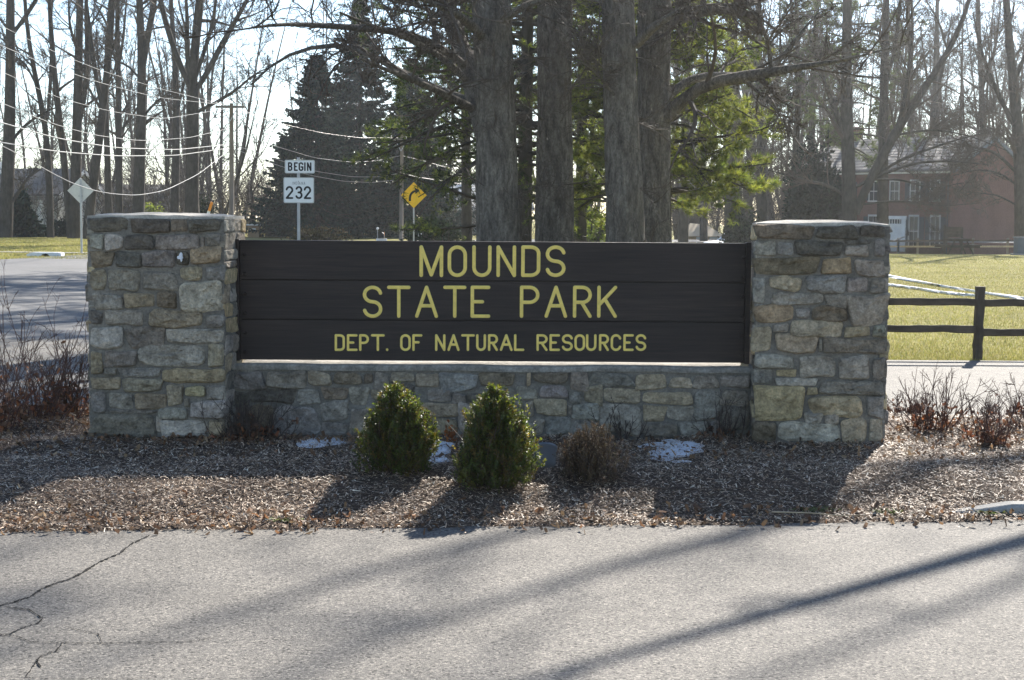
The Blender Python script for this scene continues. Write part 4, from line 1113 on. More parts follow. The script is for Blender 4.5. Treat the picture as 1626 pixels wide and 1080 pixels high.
def spruce(label, px, Y, top_py, halfw, seed, n_br=260, pal=None, sprays=34, group='spruces beyond the highway', L=.5):
    r = np.random.default_rng(seed)
    top = at(px, top_py, Y); x0 = top[0]; z0 = float(gz(x0, Y)); H = top[2] - z0
    t = thing('spruce_tree', label, 'tree', (x0, Y, z0), group)
    Geo().tube([(x0, Y, z0 - .1), (x0, Y, z0 + H * .5), (x0, Y, z0 + H)], (.28, .17, .02), 8, cap=False).build('trunk', M['bark_far'], t, smooth=True)
    u = r.random(n_br) ** 1.25 * .985 + .01
    z = z0 + .25 + (H - .3) * u
    az = r.random(n_br) * 2 * math.pi
    Lb = halfw * (1 - u) ** .85 * r.uniform(.62, 1.18, n_br) + .18
    k = 7
    s = np.linspace(0, 1, k)
    dr = r.uniform(.10, .55, n_br)
    P = np.empty((n_br, k, 3))
    for i, q in enumerate(s):
        P[:, i, 0] = x0 + np.cos(az) * Lb * q; P[:, i, 1] = Y + np.sin(az) * Lb * q
        P[:, i, 2] = z - dr * Lb * q + .28 * Lb * q ** 2.5
    w = Wood(); w.sets.append((P, np.linspace(.035, .008, k)[None] * np.ones((n_br, 1)), 2))
    w.geo().build('branches', M['bark_far'], t)
    m = sprays
    b = np.repeat(np.arange(n_br), m); tt = r.uniform(.12, 1.0, len(b)) ** .8
    q = tt * (k - 1); i = np.minimum(q.astype(int), k - 2); f = (q - i)[:, None]
    c = P[b, i] * (1 - f) + P[b, i + 1] * f
    d = unit(P[b, i + 1] - P[b, i])
    side = unit(np.cross(d, [0, 0, 1.0])) * r.choice([-1, 1], len(b))[:, None]
    q = unit(d * r.uniform(.3, .9, (len(b), 1)) + side * r.uniform(.1, 1, (len(b), 1)) + np.array([0, 0, -1.0]) * r.uniform(.15, 1.1, (len(b), 1)))
    l = (L * (.35 + .65 * (1 - tt)) * r.uniform(.5, 1.2, len(b)))[:, None]
    sd = unit(np.cross(q, r.normal(0, 1, (len(b), 3)))) * (.075 * r.uniform(.6, 1.3, (len(b), 1)))
    v = np.stack([c - sd * .5, c + sd * .5, c + q * l * .6 + sd, c + q * l, c + q * l * .6 - sd], 1)
    kf = np.arange(len(b))[:, None] * 5
    col = np.repeat(pick(pal or PAL_S, len(b), r, .3), 5, 0)
    g = Geo().add(v.reshape(-1, 3), kf + np.array([[0, 1, 2, 4]]), kf + np.array([[2, 3, 4]]), col=col)
    g.build('needles', M['needle'], t)
    return t
PAL_S = [(.014, .034, .028), (.020, .040, .032), (.011, .027, .023), (.026, .044, .030)]
spruce('broad blue green spruce right of the route sign, pointed top', 503, 112, 84, 4.9, 401, 620, sprays=56, L=.66)
spruce('tallest dark spruce behind the broad one, reaching the top of the picture', 572, 122, -10, 5.2, 402, 620, sprays=54, L=.7)
spruce('dark spruce between the tall spruce and the left oak', 655, 118, 90, 5.6, 403, 580, sprays=54, L=.7)
spruce('short spruce at the left foot of the broad spruce', 452, 116, 215, 2.8, 404, 300, sprays=42)

# bushy evergreens made of leaf sized faces
def leafy(name, label, cat, c, size, n, r, pal, leaf=.3, group=None, m='needle', shape=None, stem=.12, part='leaves'):
    t = thing(name, label, cat, c, group)
    c = np.array(c, float)
    d = unit(r.normal(0, 1, (n, 3))); d[:, 2] = np.abs(d[:, 2]) * 1.0 - .05
    rad = r.random(n) ** .4
    lump = 1 + .35 * vnoise(d * 2.6 + c[0], 3) + .2 * vnoise(d * 6 + c[1], 4)
    p = c + d * rad[:, None] * lump[:, None] * np.array(size)
    p[:, 2] = np.maximum(p[:, 2], c[2] + .03)
    q = unit(d + r.normal(0, .7, (n, 3))); s = unit(np.cross(q, r.normal(0, 1, (n, 3))))
    l = (leaf * r.uniform(.6, 1.2, n))[:, None]
    v = np.stack([p, p + q * l * .5 + s * l * .28, p + q * l, p + q * l * .5 - s * l * .28], 1)
    k = np.arange(n)[:, None] * 4
    g = Geo()
    for i in range(7):
        a = r.random() * 6.28
        g.tube(resample([c - [0, 0, .1], c + np.array([math.cos(a) * size[0] * .3, math.sin(a) * size[1] * .3, size[2] * .4]), c + np.array([math.cos(a) * size[0] * .6, math.sin(a) * size[1] * .6, size[2] * .8])], 6), np.linspace(stem, .01, 6), 5, cap=False)
    g.build('stem', M['bark_far'], t)
    Geo().add(v.reshape(-1, 3), k + np.array([[0, 1, 2, 3]]), col=np.repeat(pick(pal, n, r, .3), 4, 0)).build(part, M[m], t)
    return t
r = np.random.default_rng(55)
def foot(px, Y):
    p = at(px, 400, Y)
    return (p[0], Y, float(gz(p[0], Y)))
leafy('shrub', 'dark evergreen shrub between the thick left tree and the porch', 'shrub', foot(32, 107), (1.2, 1.1, 3.0), 4200, r, PAL_S, .34)
leafy('shrub', 'dark shrub at the very left edge, left of the thick tree', 'shrub', foot(-6, 110), (1.4, 1.2, 3.4), 3000, r, PAL_S, .34)
leafy('shrub', 'low dark shrub at the foot of the porch rail', 'shrub', foot(60, 109), (.8, .7, .8), 1200, r, PAL_S, .22)
leafy('shrub', 'round dark shrub right of the porch, behind the diamond sign', 'shrub', foot(104, 110), (1.0, .9, 1.35), 1600, r, PAL_S, .22)
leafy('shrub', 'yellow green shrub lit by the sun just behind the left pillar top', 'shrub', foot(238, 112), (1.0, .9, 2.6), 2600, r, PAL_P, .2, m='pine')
leafy('shrub', 'green shrub behind the orange marker post', 'shrub', foot(322, 114), (1.3, .9, 3.0), 2600, r, PAL_D, .24)
leafy('ivy_tree', 'dense dark ivy covered mass beside the large forking tree', 'tree', foot(1294, 92), (2.1, 1.7, 5.6), 16000, r, [(.018, .03, .022), (.024, .036, .026)], .30)
leafy('shrub', 'hazy grey green shrub behind the left edge of the right pillar', 'shrub', foot(1182, 82), (1.2, .9, 2.2), 2600, r, [(.06, .07, .045), (.05, .055, .04)], .2)
leafy('shrub', 'brushy pale shrub at the foot of the route sign post', 'shrub', foot(505, 72), (1.5, .8, 1.2), 2600, r, [(.10, .085, .055), (.075, .07, .04)], .16)
leafy('shrub', 'dark green clump under the pine boughs at the yellow sign', 'shrub', foot(690, 74), (1.6, 1.0, 1.6), 3000, r, PAL_D, .2)
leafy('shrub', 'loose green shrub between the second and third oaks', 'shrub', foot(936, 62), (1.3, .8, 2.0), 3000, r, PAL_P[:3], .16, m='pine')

# the far wood that closes every gap
def far_wood(label, spots, seed, H=(15, 22), levels=None, m='twig'):
    r = np.random.default_rng(seed)
    g = Geo()
    for (x, y) in spots:
        h = r.uniform(*H)
        z = float(gz(x, y))
        k = r.integers(1, 4)
        L0 = []
        for _ in range(k):
            a = r.normal(0, .11, 2)
            q = [np.array([x + r.normal(0, .25) * (k > 1), y, z - .2])]
            for s in range(5):
                a = a + r.normal(0, .035, 2); q.append(q[-1] + np.array([a[0], a[1], 1]) * h / 5)
            L0.append((np.array(q), (r.uniform(.13, .26), .12, .03), h * .42))
        P, R, L = stems(L0, 9)
        v, f = tubes(P, R, 5); g.add(v, f)
        w = Wood(); w.grow(P, R, L, levels, r); w.geo(g)
    return tag(g.build('far_wood', M[m], smooth=False), label, kind='stuff')
FW = [dict(n=15, t0=.12, ang=40, lr=(.3, .6), k=4, s=3, w=.12, up=.10, rr=.45, r1=.02, rmin=.03),
      dict(n=8, t0=.15, ang=42, lr=(.35, .7), k=3, s=2, w=.15, up=.08, r1=.012, rmin=.018),
      dict(n=5, t0=.1, ang=40, lr=(.4, .8), k=2, s=2, w=.15, up=.06, r1=.006, rmin=.014)]
r = np.random.default_rng(66)
spL = [((px_ - CX) / FPX * y, y) for px_, y in zip(np.linspace(-70, 388, 26) + r.normal(0, 7, 26), r.uniform(135, 175, 26))]
far_wood('hazy bare wood far behind the left lawn', spL, 601, levels=FW)
spM = [((px_ - CX) / FPX * y, y) for px_, y in zip(np.linspace(490, 1080, 20) + r.normal(0, 8, 20), r.uniform(135, 180, 20))]
far_wood('hazy bare wood far behind the spruces and oaks', spM, 602, levels=FW)
spR = [((px_ - CX) / FPX * y, y) for px_, y in zip(np.linspace(1060, 1700, 62) + r.normal(0, 7, 62), r.uniform(128, 185, 62))]
far_wood('hazy bare wood far behind the brick house', spR, 603, H=(18, 27), levels=FW)
# brush at the wood's foot
def brush(label, px0, px1, Y0, Y1, n, H, seed):
    r = np.random.default_rng(seed)
    y = r.uniform(Y0, Y1, n); x = (r.uniform(px0, px1, n) - CX) / FPX * y
    P, R = walk(np.stack([x, y, gz(x, y) - .1], 1), np.stack([r.normal(0, .3, n), r.normal(0, .3, n), np.ones(n)], 1), r.uniform(H * .4, H, n), np.full(n, .03), .012, 4, r, .12, .08)
    w = Wood(); w.sets.append((P, R, 3)); w.grow(P, R, np.full(n, H), [dict(n=6, t0=.15, ang=35, lr=(.3, .6), k=3, s=2, r1=.012, rmin=.02, w=.15, up=.05), dict(n=5, ang=35, lr=(.4, .7), k=2, s=2, r1=.008, rmin=.013, w=.15)], r)
    return tag(w.geo().build('undergrowth', M['twig']), label, kind='stuff')
brush('grey tangle of bare undergrowth at the left wood edge', -80, 450, 118, 150, 420, 6, 701)
brush('bare undergrowth beneath the far middle trees', 440, 1090, 124, 150, 260, 5, 702)
brush('grey twig tangle behind and beside the brick house', 1080, 1700, 122, 150, 420, 8, 703)

# ------------------------------------------------------------------ shrubs on the bed
def twiggy(label, base, H, W, n, seed, m='twig_red', levels=None, group='bare twig shrubs on the planting bed', up=.05, r0=.006, dry=0):
    r = np.random.default_rng(seed)
    b = np.array([base[0], base[1], float(bz(base[0], base[1]))])
    t = thing('bare_shrub', label, 'shrub', b, group)
    p = b + np.stack([r.normal(0, W * .32, n), r.normal(0, W * .22, n), np.full(n, -.02)], 1)
    D = np.stack([(p[:, 0] - b[0]) * 1.1 / W + r.normal(0, .22, n), (p[:, 1] - b[1]) / W + r.normal(0, .22, n), np.ones(n)], 1)
    L = H * r.uniform(.45, 1.05, n)
    P, R = walk(p, D, L, r0 * r.uniform(.6, 1.1, n), .0016, 9, r, .07, up)
    w = Wood(); w.sets.append((P, R, 5))
    w.grow(P, R, L, levels or [dict(n=5, t0=.12, ang=34, lr=(.25, .55), k=5, s=4, w=.12, up=.05, r1=.0013, rmin=.0022), dict(n=3, t0=.2, ang=38, lr=(.3, .6), k=4, s=3, w=.14, up=.03, r1=.001, rmin=.0015)], r)
    w.geo().build('stems', M[m], t)
    if dry:
        k = r.integers(0, n, dry); i = r.integers(1, 6, dry)
        c = P[k, i] + r.normal(0, .02, (dry, 3))
        c[:, 2] = b[2] + np.abs(r.normal(0, H * .17, dry)) + .01
        v, f = shards(c[:, 0], c[:, 1], c[:, 2], .03 + .03 * r.random(dry), .015 + .02 * r.random(dry), r, .8, .4)
        Geo().add(v, f, col=np.repeat(pick([(.22, .09, .05), (.18, .10, .06), (.12, .07, .045), (.26, .11, .05)], dry, r), 6, 0)).build('dry_leaves', M['dryleaf'], t)
    return t
def bed(px, py): return gnd(px, py, .1)
twiggy('large reddish bare shrub left of the left pillar', bed(62, 672), 1.0, .42, 36, 801, dry=260)
twiggy('tall thin stemmed bare shrub at the left edge of the bed', bed(-6, 690), .92, .34, 28, 802, dry=220)
twiggy('lower bare shrub close to the left side of the left pillar', bed(118, 660), .66, .26, 26, 803, 'twig_brown', dry=200)
twiggy('dark bare shrub in the corner of the left pillar and the wall', bed(392, 706), .36, .32, 44, 804, 'twig_brown', dry=120)
twiggy('bare shrub against the wall, left of the left green bush', bed(572, 694), .36, .20, 18, 805, 'twig_brown')
twiggy('bare shrub against the wall behind the brown bush', bed(985, 700), .30, .24, 26, 806, 'twig_brown')
twiggy('thin bare shrub by the wall near the right pillar', bed(1150, 704), .33, .22, 26, 807, 'twig_brown', dry=30)
twiggy('bare shrub with red leaves at its foot, right of the right pillar', bed(1480, 690), .50, .32, 34, 808, dry=130)
twiggy('small bare shrub with red leaves in front of the larger one at right', bed(1575, 714), .42, .20, 24, 809, dry=110)
twiggy('brown bare shrub at the right edge of the bed', bed(1650, 690), .52, .26, 34, 810, dry=60)
twiggy('low reddish twigs along the rear edge of the bed, right of the pillar', bed(1438, 655), .22, .30, 30, 811, dry=90)
twiggy('low reddish twigs at the rear edge of the bed, far right', bed(1600, 655), .24, .40, 36, 812, dry=90)

def box_bush(name, label, px, py, H, W, seed, n, pal, m, lean=0.0, leaf=.022, prof=None, group=None, per=15, dens=1.0):
    """upright shoots set with small leaves, packed into an egg shaped bush"""
    r = np.random.default_rng(seed)
    b = bed(px, py); b[2] = float(bz(b[0], b[1]))
    t = thing(name, label, 'shrub', b, group)
    hz = np.array([0, .12, .3, .5, .7, .85, 1.0]); wz = np.array(prof or [.62, .88, 1.0, 1.04, .92, .66, .16])
    u = r.random(n) ** .8
    nl = 7
    la = r.random(nl) * 6.28; lo = np.concatenate([[0], r.uniform(.35, .62, nl - 1)]) * W / 2; lh = np.concatenate([[1.0], r.uniform(.66, .90, nl - 1)]); lw = np.concatenate([[.80], r.uniform(.48, .66, nl - 1)])
    ki = r.choice(nl, n, p=np.array([.34] + [.11] * (nl - 1)))
    a = r.random(n) * 2 * math.pi
    rr_ = np.interp(u, hz, wz) * W / 2 * lw[ki] * (r.random(n) ** .35) * (1 + .36 * vnoise(np.stack([np.cos(a) * 2, np.sin(a) * 2, u * 5 + seed], -1), 5))
    p = b + np.stack([np.cos(a) * rr_ + lean * u + np.cos(la[ki]) * lo[ki] * (1 - .35 * u), np.sin(a) * rr_ + np.sin(la[ki]) * lo[ki] * (1 - .35 * u), .015 + u * H * .93 * lh[ki]], 1)
    D = np.stack([np.cos(a) * (.55 - .4 * u), np.sin(a) * (.55 - .4 * u), np.full(n, .9)], 1) + r.normal(0, .25, (n, 3))
    L = r.uniform(.05, .12, n)
    p = p - unit(D) * (L * .6)[:, None]
    P, R = walk(p, D, L, np.full(n, .0016), .0008, 4, r, .08, .03)
    w = Wood(); w.sets.append((P, R, 2))
    # woody stems inside
    k = 16
    aa = r.random(k) * 6.28
    Q, S = walk(b + np.stack([np.cos(aa) * .03, np.sin(aa) * .03, np.full(k, -.02)], 1), np.stack([np.cos(aa) * .35, np.sin(aa) * .35, np.ones(k)], 1), np.full(k, H * .8), np.full(k, .007), .002, 6, r, .08, .05)
    w.sets.append((Q, S, 4))
    w.geo().build('stems', M['twig_brown'], t)
    bi = np.repeat(np.arange(n), per); tt = r.uniform(.1, 1, len(bi)) * 3
    i = np.minimum(tt.astype(int), 2); f = (tt - i)[:, None]
    c = P[bi, i] * (1 - f) + P[bi, i + 1] * f
    d = unit(P[bi, i + 1] - P[bi, i])
    x = r.normal(0, 1, (len(bi), 3)); x = unit(x - d * (x * d).sum(1, keepdims=True))
    q = unit(d * .6 + x * .8); s = unit(np.cross(q, d))
    l = (leaf * r.uniform(.6, 1.15, len(bi)))[:, None]
    nrm = np.cross(s, q)
    v = np.stack([c, c + q * l * .5 + s * l * .26 + nrm * l * .08, c + q * l, c + q * l * .5 - s * l * .26 + nrm * l * .08], 1)
    kf = np.arange(len(bi))[:, None] * 4
    sc = pick(pal, n, r, .2)
    cc = np.repeat(sc, per, 0) * r.uniform(.75, 1.25, (len(bi), 1))
    Geo().add(v.reshape(-1, 3), kf + np.array([[0, 1, 2, 3]]), col=np.repeat(cc, 4, 0)).build('leaves', M[m], t)
    return t
PAL_B = [(.092, .115, .030), (.072, .098, .028), (.110, .125, .030), (.13, .125, .033), (.058, .08, .025), (.14, .10, .034)]
box_bush('boxwood_bush', 'left of the two green conical bushes before the wall', 626, 761, .55, .51, 901, 1900, PAL_B, 'leaf')
box_bush('boxwood_bush', 'right and taller of the two green conical bushes, pointed tip', 780, 775, .62, .55, 902, 2300, PAL_B, 'leaf', .02, prof=[.66, .90, 1.0, 1.0, .86, .56, .10])
box_bush('brown_bush', 'low rounded reddish brown bush right of the green bushes', 940, 764, .34, .54, 903, 950, [(.13, .080, .045), (.115, .082, .045), (.095, .066, .04), (.12, .095, .05)], 'dryleaf', prof=[.6, .9, 1, 1, .9, .7, .3], leaf=.017, per=9)
r = np.random.default_rng(77)
# a few rusty leaves on the left side of the taller bush
c = bed(716, 712)
n = 46
v, f = shards(c[0] + r.normal(0, .022, n), c[1] + .05 + r.normal(0, .03, n), c[2] + .10 + r.normal(0, .035, n), .02 + .015 * r.random(n), .012 + .008 * r.random(n), r, .9, .3)
tag(Geo().add(v, f, col=np.repeat(pick([(.36, .13, .03), (.30, .10, .03)], n, r), 6, 0)).build('rusty_leaves', M['dryleaf']), 'rusty orange leaves beside the taller green bush', kind='stuff')

# grass
def blades(label, n, y0, y1, px0, px1, H, Wd, seed, near=1.6, zf=gz, pal=None):
    r = np.random.default_rng(seed)
    x, y = in_view(n, y0, y1, r, px0, px1, near)
    z = zf(x, y) - .03
    yaw = r.random(n) * 6.28
    h = H * r.uniform(.35, 1.1, n); ln = r.normal(0, .5, n)
    wd = Wd * np.sqrt(y / y0)
    a = np.stack([np.cos(yaw), np.sin(yaw), 0 * yaw], 1); b = np.stack([-np.sin(yaw), np.cos(yaw), 0 * yaw], 1)
    c = np.stack([x, y, z], 1)
    v = np.stack([c - a * wd[:, None] / 2, c + a * wd[:, None] / 2, c + b * (ln * h)[:, None] + np.array([0, 0, 1]) * h[:, None]], 1)
    tone = vnoise(np.stack([x * .5, y * .5, 0 * x], -1), 9)[:, None]
    col = pick(pal or [(.30, .29, .080), (.36, .32, .105), (.38, .33, .125), (.24, .255, .068)], n, r, .2) * (1 + .25 * tone)
    return tag(Geo().add(v.reshape(-1, 3), np.arange(n)[:, None] * 3 + np.array([[0, 1, 2]]), col=np.repeat(col, 3, 0)).build('grass', M['grass']), label, kind='stuff')
blades('short winter grass on the lawn behind the rail fence', 150000, 19.3, 74, 1240, 2050, .05, .009, 31)
blades('short grass on the lawn across the highway at left', 26000, 58, 104, -60, 175, .07, .03, 32, 1.2)

# ------------------------------------------------------------------ signs on posts
def plate(px0, py0, px1, py1, Y, rad=.03, th=.006):
    a, b = at(px0, py1, Y), at(px1, py0, Y)
    w, h = b[0] - a[0], b[2] - a[2]
    pts = []
    for cx, cz, s in ((w - rad, rad, -90), (w - rad, h - rad, 0), (rad, h - rad, 90), (rad, rad, 180)):
        pts += arc(cx, cz, rad, rad, s, s + 90, 5)
    return a, w, h, pts
XA, ZA, NF = np.array([1.0, 0, 0]), np.array([0, 0, 1.0]), np.array([0, -1.0, 0])
def sign_letters(O, spec, w, h, px_w, px_h, sw, m, parent, name='letter'):
    """spec: (char, x0, x1, y0, y1) in a crop of the sign face px_w by px_h, y downwards"""
    for ch, x0, x1, y0, y1 in spec:
        o = O + XA * (x0 / px_w * w) + ZA * ((px_h - y1) / px_h * h) - np.array([0, .0015, 0])
        letter(ch, o, XA, ZA, NF, (x1 - x0) / px_w * w, (y1 - y0) / px_h * h, sw, m, parent, name, .08)
Y = 32.0
def u_post(name, px, top_py, Y, parent, m='galv', w=.055, tilt=0.0):
    p = at(px, top_py, Y)
    g = Geo()
    z0 = float(gz(p[0], Y)) - .2
    g.box((p[0] - w / 2, Y + .012, z0), (p[0] + w / 2, Y + .018, p[2]))
    g.box((p[0] - w / 2 - .001, Y + .0185, z0), (p[0] - w / 2 + .008, Y + .045, p[2]))
    g.box((p[0] + w / 2 - .008, Y + .0185, z0), (p[0] + w / 2 + .001, Y + .045, p[2]))
    return g.build(name, M[m], parent)
c = at(474, 288, Y)
rs = thing('route_sign', 'white BEGIN and INDIANA 232 route signs on one steel post', 'road sign', (c[0], Y, 0))
u_post('post', 473.5, 250, Y, rs)
for (x0, y0, x1, y1, nm) in ((452.2, 254.2, 499.8, 275.2, 'begin_plate'), (450.3, 282, 498.6, 322.4, 'route_plate')):
    a, w, h, pts = plate(x0, y0, x1, y1, Y)
    pl = Geo().prism(pts, a, XA, ZA, NF, -.006, 0).build(nm, M['white'], rs)
    inner = [(w / 2 + (x - w / 2) * (1 - .026 / w * 1.2), h / 2 + (z - h / 2) * (1 - .026 / h * 1.2)) for x, z in pts]
    g = Geo()
    P1 = np.array([a + XA * x + ZA * z - np.array([0, .0012, 0]) for x, z in pts]); P2 = np.array([a + XA * x + ZA * z - np.array([0, .0012, 0]) for x, z in inner])
    n = len(pts); i = np.arange(n); j = (i + 1) % n
    g.add(np.vstack([P1, P2]), np.stack([i, j, j + n, i + n], 1))
    g.build('border', M['signback'], pl)
    if nm == 'begin_plate':
        sign_letters(a, [('B', 33, 79, 24, 114), ('E', 95, 135, 24, 114), ('G', 143, 193, 24, 114), ('I', 199, 217, 24, 114), ('N', 229, 276, 24, 114)], w, h, 310, 138, .030, M['black'], pl)
    else:
        sign_letters(a, [('2', 22, 101, 90, 224), ('3', 121, 197, 90, 224), ('2', 209, 286, 90, 224)], w, h, 316, 266, .038, M['black'], pl)
        xs_ = [92, 104, 126, 150, 160, 185, 208]
        sign_letters(a, [(ch, x0, x0 + (8 if ch == 'I' else 17), 44, 76) for ch, x0 in zip('INDIANA', xs_)], w, h, 316, 266, .009, M['grey_print'], pl)
for z_ in (260, 288, 316):
    vv, ff = lathe([(0, .006), (.007, .006), (.010, 0)], 8)
    p = at(473.8, z_, Y)
    Geo().add(np.stack([vv[:, 0] + p[0], Y - vv[:, 2] - .001, vv[:, 1] + p[2]], 1), ff).build('bolt', M['galv'], rs)

# yellow right curve sign
Y = 66.0
c = at(657, 310, Y); hd = 20.5 / FPX * Y
cs = thing('curve_sign', 'yellow diamond road sign with a black right curve arrow, among pine boughs', 'road sign', (c[0], Y, 0))
def diamond(c, hd, th, parent, m, name, face=-1):
    k = hd * .09
    pts = [(hd - k, -k), (hd, 0), (hd - k, k), (k, hd - k), (0, hd), (-k, hd - k), (-hd + k, k), (-hd, 0), (-hd + k, -k), (-k, -hd + k), (0, -hd), (k, -hd + k)]
    return Geo().prism(pts, c, XA, ZA, NF, -th, 0).build(name, M[m], parent)
dp = diamond(c, hd, .006, cs, 'yellow', 'plate')
g = Geo()
path = [(-.30, -.46), (-.30, -.18), (-.24, .06), (-.08, .24), (.10, .32)]
q = np.array(resample([(a * hd, 0, b * hd) for a, b in path], 12))
T = unit(np.gradient(q, axis=0)); S = np.stack([-T[:, 2], T[:, 0] * 0, T[:, 0]], 1) * .085 * hd
v = np.vstack([q + S, q - S]) + c - np.array([0, .002, 0]); i = np.arange(11)
g.add(v, np.stack([i, i + 12, i + 13, i + 1], 1))
g.add(np.array([(.06, 0, .58), (.46, 0, .40), (.14, 0, .08)]) * hd + c - np.array([0, .002, 0]), [[0, 2, 1]])
g.build('arrow', M['black'], dp)
u_post('post', 657, 292, Y, cs, w=.06)
# back of a diamond warning sign across the highway
Y = 66.5
c = at(127.5, 303, Y); hd = 20.8 / FPX * Y
ds = thing('warning_sign', 'bare grey back of a diamond road sign on its post, left of the left pillar', 'road sign', (c[0], Y, 0))
bp = diamond(c + np.array([0, .03, 0]), hd, .006, ds, 'signback', 'plate')
g = Geo(); p = at(128, 284, Y)
g.box((p[0] - .04, Y - .02, -.2), (p[0] + .04, Y + .015, p[2])); g.build('post', M['galv'], ds)
for s in (-1, 1):
    Geo().box((c[0] - .10, Y + .016, c[2] + s * .22 - .02), (c[0] + .10, Y + .0235, c[2] + s * .22 + .02)).build('bracket', M['galv'], ds)

# ------------------------------------------------------------------ the rail fence
Y = 19.45
fence = thing('rail_fence', 'weathered two rail wooden fence between the drive and the lawn', 'fence', (at(1552, 568, Y)[0], Y, 0))
def rough_beam(a, b, w, h, seed, n=16):
    r = np.random.default_rng(seed)
    a, b = np.array(a, float), np.array(b, float)
    t = unit(b - a); u = np.array([-t[1], t[0], 0]); u = unit(u) if np.linalg.norm(u) > .1 else np.array([1.0, 0, 0]); q = np.cross(u, t)
    rows = []
    for i in range(n):
        s = i / (n - 1)
        c = a + (b - a) * s + q * r.normal(0, h * .035) + u * r.normal(0, w * .03)
        ww, hh = w * r.uniform(.92, 1.06), h * r.uniform(.92, 1.06)
        for x, z in ((-1, -.7), (-.7, -1), (.7, -1), (1, -.7), (1, .7), (.7, 1), (-.7, 1), (-1, .7)):
            rows.append(c + u * ww / 2 * x + q * hh / 2 * z)
    v = np.array(rows); i = np.arange(n - 1)[:, None] * 8; j = np.arange(8)[None]
    f = np.stack([i + j, i + (j + 1) % 8, i + 8 + (j + 1) % 8, i + 8 + j], -1).reshape(-1, 4)
    return v, f, np.array([list(range(8))[::-1]]), np.array([list(range(8 * n - 8, 8 * n))])
def fpost(px, seed, top=455, lean=.02):
    b = at(px, 568, Y); tp = at(px + 2, top, Y)
    g = Geo(); v, f, c0, c1 = rough_beam((b[0], Y, -.3), (tp[0] + lean, Y, tp[2]), .105, .115, seed)
    g.add(v, f, c0, c1); g.build('post', M['woodpost'], fence, smooth=False)
    # a short stub of the passing rail on the post's face is part of the rails below
fpost(1552, 1); fpost(1176, 2); fpost(1930, 3)
for (a, b, sd) in (((1168, 476), (1551, 480), 11), ((1554, 481), (1940, 482), 12), ((1168, 519), (1552, 523), 13), ((1553, 528), (1940, 530), 14)):
    dy = -.018 if sd % 2 else .020
    p, q = at(*a, Y), at(*b, Y)
    p[1] += dy; q[1] += dy
    m_ = (p + q) / 2; m_[2] -= .006
    g = Geo(); v, f, c0, c1 = rough_beam(p, q, .05, .092, sd, 22); g.add(v, f, c0, c1)
    g.build('rail', M['wood'], fence, smooth=False)

# ------------------------------------------------------------------ poles and lines
def utility_pole(label, px, Y, top_py, arm_py, arm, seed, low=None):
    c = at(px, top_py, Y); H = c[2]
    t = thing('utility_pole', label, 'utility pole', (c[0], Y, 0), 'utility poles along the highway')
    Geo().tube([(c[0], Y, -.3), (c[0] + .03, Y, H * .5), (c[0] + .05, Y, H)], (.15, .13, .10), 10).build('pole', M['pole'], t, smooth=True)
    za = at(px, arm_py, Y)[2]
    Geo().box((c[0] - arm, Y - .19, za - .06), (c[0] + arm, Y - .08, za + .06)).build('crossarm', M['pole'], t)
    for s in (-1, 1):
        Geo().beam((c[0] + s * arm * .55, Y - .21, za - .02), (c[0], Y - .15, za - .75), .03, .04).build('brace', M['galv'], t)
    for s in (-.92, -.5, .5, .92):
        vv, ff = lathe([(.02, 0), (.02, .08), (.045, .09), (.035, .13), (.045, .15), (.02, .2), (0, .2)], 8)
        Geo().add(vv + np.array([c[0] + s * arm, Y - .135, za + .06]), ff).build('insulator', M['signback'], t, smooth=True)
    return c
P1 = utility_pole('nearer utility pole with a single crossarm, left of the route sign', 366, 85, 164, 170, .78, 1)
P2 = utility_pole('farther utility pole standing before the dark spruces', 637, 104, 212, 222, .7, 2)
def wire(label, px, A, B, rad):
    """a cable traced in the photograph, hung in the vertical plane through A and B"""
    pts = []
    A, B = np.array(A, float), np.array(B, float)
    for x, y in px:
        k = np.array(ray(x, y)); k = k[0] / k[1]
        d = B - A
        t = (k * A[1] - A[0]) / (d[0] - k * d[1])
        pts.append(at(x, y, A[1] + d[1] * t))
    P = resample(pts, 40)
    return tag(Geo().tube(P, rad, 6).build('power_line', M['wire'], smooth=True), label, 'cable', 'overhead cables along the highway', 'thing')
A0, A1, A2 = (-14.0, 24), (P1[0], 85), (P2[0], 104)
wire('upper of two thick pale cables swinging from the left edge to the nearer pole', [(-260, 120), (-120, 163), (0, 194), (90, 220), (185, 235), (280, 238), (366, 229)], A0, A1, 0.0185)
wire('lower of two thick pale cables swinging from the left edge to the nearer pole', [(-260, 180), (-120, 205), (0, 226), (90, 241), (185, 248), (280, 247), (366, 235)], A0, A1, 0.0185)
wire('slack service cable sagging deepest, down past the diamond sign', [(-120, 176), (0, 229), (60, 262), (110, 290), (160, 306), (215, 311), (262, 303), (315, 277), (366, 237)], A0, A1, 0.0130)
wire('thin cable just above the two thick ones, ending halfway up the nearer pole', [(-200, 95), (0, 162), (80, 196), (150, 215), (225, 224), (300, 219), (364, 204)], A0, A1, 0.0109)
wire('lowest of the three fine high wires reaching the crossarm from the left', [(-200, 40), (0, 112), (90, 155), (180, 178), (260, 189), (364, 172)], A0, A1, 0.0087)
wire('middle one of the three fine high wires reaching the crossarm from the left', [(-200, -20), (0, 72), (80, 105), (160, 132), (250, 155), (360, 167)], A0, A1, 0.0087)
wire('topmost of the three fine high wires reaching the crossarm from the left', [(-200, -50), (0, 40), (80, 80), (160, 112), (250, 140), (355, 166)], A0, A1, 0.0076)
wire('upper thick cable from the nearer pole to the farther pole, behind BEGIN', [(368, 229), (430, 250), (500, 272), (560, 281), (600, 281), (637, 275)], A1, A2, 0.0163)
